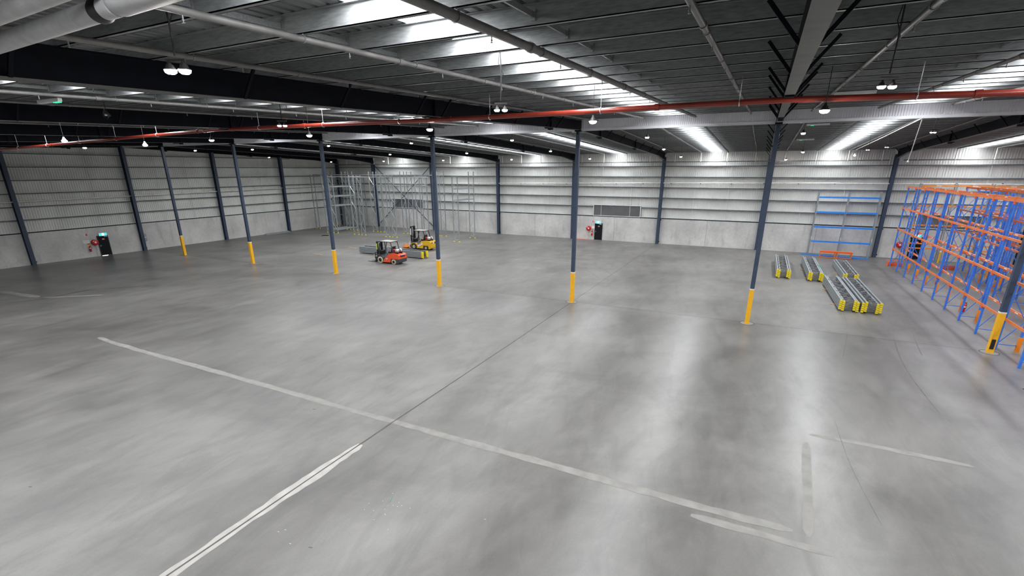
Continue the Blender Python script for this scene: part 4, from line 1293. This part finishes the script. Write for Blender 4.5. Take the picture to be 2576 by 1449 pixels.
# ------------------------------------------------------------------ forklifts
def wheel(parent, x, y, r, w, tyre, hub, side):
    b = MB()
    b.lathe([(r * 0.55, -w / 2), (r * 0.95, -w / 2), (r, -w / 2 + 0.03), (r, w / 2 - 0.03), (r * 0.95, w / 2), (r * 0.55, w / 2)], (x, y, r), axis='y', n=26)
    o = b.build('wheel', tyre, parent)
    b = MB(); b.lathe([(r * 0.55, side * w / 2), (r * 0.48, side * w / 2 * 0.7), (r * 0.2, side * w / 2 * 0.75), (r * 0.18, side * w / 2 * 1.05), (0, side * w / 2 * 1.05)], (x, y, r), axis='y', n=20)
    b.lathe([(r * 0.55, -side * w / 2), (0, -side * w / 2)], (x, y, r), axis='y', n=20)
    b.build('hub', hub, o)
    return o
def forklift(name_lab, loc, rz, bodym, tyre, hub, masth, big, lettering=None):
    """points towards -x; origin on the floor under the front axle"""
    t = empty('forklift', loc, rz, name_lab, 'forklift', None)
    wb = 1.53; hw = 0.55
    # chassis side skirts and step
    b = MB(); b.prism([(-0.30, 0.62), (-0.36, 0.78), (0.10, 0.72), (0.35, 0.45), (0.42, 0.28), (1.10, 0.26), (1.20, 0.60), (1.30, 0.95), (0.88, 0.96), (0.72, 0.60), (0.40, 0.52), (0.1, 0.74)], -hw + 0.04, hw - 0.04)
    b.build('chassis', 'truckgrey', t)
    b = MB(); b.prism([(0.36, 0.16), (1.14, 0.16), (1.22, 0.50), (1.26, 0.93), (0.98, 0.93), (0.80, 0.66), (0.42, 0.40)], -hw + 0.01, hw - 0.01)
    b.build('side_panel', bodym, t, 0.02)
    # front fender over drive wheels
    b = MB()
    for s in (-1, 1):
        y0, y1 = (-hw, -hw + 0.22) if s < 0 else (hw - 0.22, hw)
        outer = [(0.46 * math.cos(a), 0.30 + 0.42 * math.sin(a)) for a in [math.pi * q / 10 for q in range(0, 10)]]
        inner = [(0.40 * math.cos(a), 0.30 + 0.37 * math.sin(a)) for a in [math.pi * q / 10 for q in range(9, -1, -1)]]
        b.prism(outer + inner, y0, y1)
    b.build('front_fender', 'truckgrey' if bodym == 'truckorange' else bodym, t)
    # counterweight
    b = MB(); b.prism([(1.20, 0.62), (1.24, 0.93), (1.32, 0.99), (2.05, 0.93), (2.14, 0.84), (2.16, 0.50), (1.25, 0.50)], -hw, hw)
    b.build('counterweight', bodym, t, 0.05)
    b = MB(); b.prism([(1.86, 0.16), (1.95, 0.14), (2.12, 0.20), (2.17, 0.50), (1.78, 0.50), (1.86, 0.34)], -hw + 0.01, hw - 0.01)
    b.prism([(1.20, 0.46), (1.80, 0.46), (1.80, 0.52), (1.20, 0.52)], -hw + 0.02, hw - 0.02)
    b.build('rear_bumper', 'truckgrey' if bodym == 'truckorange' else bodym, t, 0.03)
    b = MB(); b.box(2.13, 2.175, -0.30, 0.30, 0.68, 0.84)
    b.build('rear_grille', 'black', t)
    if lettering:
        cu = bpy.data.curves.new('rear_lettering', 'FONT'); cu.body = lettering; cu.size = 0.15; cu.extrude = 0.004; cu.align_x = 'CENTER'; cu.align_y = 'CENTER'
        tmp = bpy.data.objects.new('tmp', cu); COL.objects.link(tmp)
        dg = bpy.context.evaluated_depsgraph_get()
        me = bpy.data.meshes.new_from_object(tmp.evaluated_get(dg))
        bpy.data.objects.remove(tmp)
        me.materials.clear(); me.materials.append(M['white'])
        lo = bpy.data.objects.new('rear_lettering', me); COL.objects.link(lo); lo.parent = t
        lo.matrix_local = Matrix.Translation((2.182, 0, 0.85)) @ Matrix(((0, 0, 1, 0), (1, 0, 0, 0), (0, 1, 0, 0), (0, 0, 0, 1)))
    else:
        b = MB(); b.box(2.176, 2.182, -0.22, 0.1, 0.70, 0.82); b.build('rear_plate', 'white', t)
    b = MB(); b.box(2.12, 2.172, -0.50, -0.42, 0.70, 0.78); b.box(2.12, 2.172, 0.42, 0.50, 0.70, 0.78); b.build('tail_light', 'red', t)
    # engine hood and seat
    b = MB(); b.prism([(0.75, 0.62), (0.72, 0.90), (0.80, 0.95), (1.42, 1.00), (1.45, 0.80), (1.3, 0.6)], -0.42, 0.42); b.build('hood', 'truckgrey' if bodym == 'truckorange' else 'black', t, 0.03)
    b = MB(); b.box(0.72, 1.12, -0.24, 0.24, 0.95, 1.06)
    b.prism([(1.04, 1.02), (1.18, 1.02), (1.26, 1.52), (1.16, 1.54)], -0.23, 0.23); b.build('seat', 'black', t, 0.03)
    b = MB(); b.box(-0.25, 0.72, -0.42, 0.42, 0.46, 0.52); b.build('floor_plate', 'black', t)
    b = MB(); b.prism([(-0.30, 0.52), (-0.16, 0.52), (-0.02, 1.08), (-0.14, 1.12)], -0.36, 0.36); b.build('dashboard', 'black', t, 0.02)
    b = MB(); ring = [(0.22 + 0.07 * math.sin(a), 0.15 * math.cos(a), 1.18 + 0.13 * math.sin(a)) for a in [2 * math.pi * q / 16 for q in range(17)]]
    b.tube(ring, 0.014, 6, False); b.tube([(0.0, 0, 1.02), (0.22, 0, 1.18)], 0.02, 6); b.build('steering_wheel', 'black', t)
    # overhead guard
    gz = 1.92
    for s in (-1, 1):
        y = s * 0.44
        b = MB(); b.tube([(-0.16, y, 0.72), (-0.10, y, 1.3), (0.10, y, gz)], 0.032, 8); b.build('front_pillar', 'truckgrey' if bodym == 'truckorange' else 'black', t)
        b = MB(); b.tube([(1.48, y, 0.96), (1.42, y, 1.3), (1.26, y, gz)], 0.042, 8); b.build('rear_pillar', 'truckgrey' if bodym == 'truckorange' else 'black', t)
    b = MB(); b.bar((0.70, -0.47, 0.95), (0.62, -0.47, gz), 0.06, 0.06); b.build('side_pillar', 'truckgrey' if bodym == 'truckorange' else 'black', t)
    b = MB()
    b.box(0.04, 1.30, -0.47, -0.43, gz, gz + 0.05); b.box(0.04, 1.30, 0.43, 0.47, gz, gz + 0.05)
    b.box(0.04, 0.09, -0.43, 0.43, gz, gz + 0.05); b.box(1.25, 1.30, -0.43, 0.43, gz, gz + 0.05)
    for q in range(7): b.box(0.2 + 0.15 * q, 0.225 + 0.15 * q, -0.43, 0.43, gz + 0.005, gz + 0.04)
    b.build('overhead_guard', 'truckgrey' if bodym == 'truckorange' else 'black', t)
    b = MB(); b.box(0.05, 1.29, -0.46, 0.46, gz + 0.052, gz + 0.066); b.build('guard_cover', 'signgrey', t)
    b = MB()
    for x in (0.5, 1.22):
        for s in (-1, 1): b.box(x - 0.05, x + 0.05, s * 0.40 - 0.05, s * 0.40 + 0.05, gz - 0.08, gz)
    b.build('work_light', 'orange', t)
    # gas bottle on the rear deck, lying across
    b = MB(); b.lathe([(0.0, -0.40), (0.10, -0.39), (0.155, -0.31), (0.155, 0.31), (0.10, 0.39), (0.0, 0.40)], (1.72, 0, 1.20), axis='y', n=22); gb = b.build('gas_bottle', 'steel', t)
    b = MB(); b.lathe([(0.157, -0.28), (0.157, -0.20)], (1.72, 0, 1.20), axis='y', n=22); b.lathe([(0.157, 0.16), (0.157, 0.30)], (1.72, 0, 1.20), axis='y', n=22); b.build('bottle_band', 'white', gb)
    b = MB(); b.lathe([(0.158, 0.0), (0.158, 0.1)], (1.72, 0, 1.20), axis='y', n=22); b.build('bottle_strap', 'black', gb)
    for s in (-0.3, 0.24):
        b = MB(); b.box(1.52, 1.92, s, s + 0.06, 0.94, 1.07); b.build('bottle_cradle', 'black', t)
    b = MB(); b.lathe([(0.0, -0.10), (0.07, -0.09), (0.09, -0.05), (0.09, 0.12), (0.0, 0.14)], (1.40, -0.22, 1.24), axis='y', n=14)
    b.box(1.36, 1.44, -0.26, -0.18, 1.0, 1.16); b.build('seat_side_fitting', 'red', t)['label'] = 'red fitting by the gas bottle'
    # mast, carriage, forks
    b = MB()
    for s in (-1, 1):
        y = s * 0.30
        b.box(-0.50, -0.36, y - 0.04, y + 0.04, 0.08, masth)
        b.box(-0.56, -0.44, y * 0.8 - 0.03, y * 0.8 + 0.03, 0.08, masth - 0.02)
    for z in (0.5, masth * 0.55, masth - 0.06): b.box(-0.52, -0.38, -0.30, 0.30, z - 0.04, z + 0.04)
    b.build('mast', 'black', t)
    b = MB(); b.tube([(-0.46, 0, 0.15), (-0.46, 0, masth * 0.9)], 0.035, 8); b.tube([(-0.47, 0.13, 0.3), (-0.47, 0.13, masth * 0.86)], 0.012, 6); b.tube([(-0.47, -0.13, 0.3), (-0.47, -0.13, masth * 0.86)], 0.012, 6)
    b.build('lift_cylinder', 'steel' if big else 'black', t)
    b = MB(); b.box(-0.504, -0.40, -0.346, -0.3405, masth * 0.62, masth * 0.90); b.build('mast_sticker', 'lime' if not big else 'white', t)
    b = MB(); b.box(-0.64, -0.58, -0.50, 0.50, 0.10, 0.18); b.box(-0.64, -0.58, -0.50, 0.50, 0.44, 0.52)
    if True:
        for y in (-0.46, -0.2, 0.2, 0.46): b.box(-0.63, -0.60, y - 0.02, y + 0.02, 0.1, 0.92)
        b.box(-0.63, -0.60, -0.48, 0.48, 0.89, 0.93)
    b.build('carriage', 'black' if not big else 'conduit', t)
    for s in (-1, 1):
        y = s * 0.27
        b = MB(); b.box(-0.69, -0.64, y - 0.05, y + 0.05, 0.03, 0.52); b.prism([(-0.69, 0.03), (-1.72, 0.03), (-1.72, 0.04), (-0.9, 0.07), (-0.69, 0.08)], y - 0.05, y + 0.05)
        b.build('fork', 'black', t)
    if big:
        b = MB(); b.box(-1.65, -1.0, -0.35, 0.35, 0.09, 0.20); b.box(-1.70, -1.62, -0.05, 0.05, 0.18, 0.42); b.box(-1.5, -1.4, -0.3, 0.3, 0.2, 0.3)
        b.build('fork_attachment', 'guard', t)['label'] = 'orange steel lifting attachment on the forks'
        sg = MB(); sg.bar((0.52, -hw - 0.005, 0.40), (1.12, -hw - 0.005, 0.70), 0.008, 0.22); so = sg.build('side_banner', 'white', t); so['label'] = 'white sticker with red print'
        sg = MB(); sg.bar((0.58, -hw - 0.011, 0.50), (1.02, -hw - 0.011, 0.72), 0.004, 0.05); sg.build('banner_print', 'signred', so)
        sg = MB(); sg.bar((0.62, -hw - 0.011, 0.40), (1.08, -hw - 0.011, 0.63), 0.004, 0.03); sg.build('banner_small_print', 'signgrey', so)
    else:
        b = MB(); b.box(0.66, 0.86, -hw - 0.006, -hw + 0.0, 0.42, 0.54); so = b.build('side_sticker', 'white', t)
        b = MB(); b.box(0.68, 0.76, -hw - 0.010, -hw - 0.0065, 0.44, 0.52); b.box(0.77, 0.84, -hw - 0.010, -hw - 0.0065, 0.46, 0.50); b.build('sticker_print', 'signblue', so)
    for s in (-1, 1):
        wheel(t, 0, s * (hw - 0.10), 0.31, 0.20, tyre, hub, s)
        wheel(t, wb, s * (hw - 0.09), 0.235, 0.17, tyre, hub, s)
    # black blocks at both wheel pairs, standing in for wheel-arch shade
    b = MB(); b.box(1.26, 1.80, -hw + 0.22, hw - 0.22, 0.2, 0.5); b.box(-0.3, 0.3, -hw + 0.24, hw - 0.24, 0.15, 0.5); b.build('axle_shade_block', 'black', t)
    # mirrors
    b = MB(); b.box(0.02, 0.05, -0.56, -0.46, 1.52, 1.66); b.tube([(0.08, -0.44, 1.7), (0.03, -0.5, 1.64)], 0.01, 6); b.build('mirror', 'black', t)
    return t
forklift('orange and charcoal forklift with cream tyres, the nearer of the two', (-9.93, 5.66, 0), -0.02, 'truckorange', 'cream', 'black', 1.90, False, 'TOYOTA')
forklift('yellow and black forklift with a taller mast, the farther of the two', (-12.16, 13.46, 0), 0.0, 'truckyellow', 'rubber', 'cream', 2.36, True)
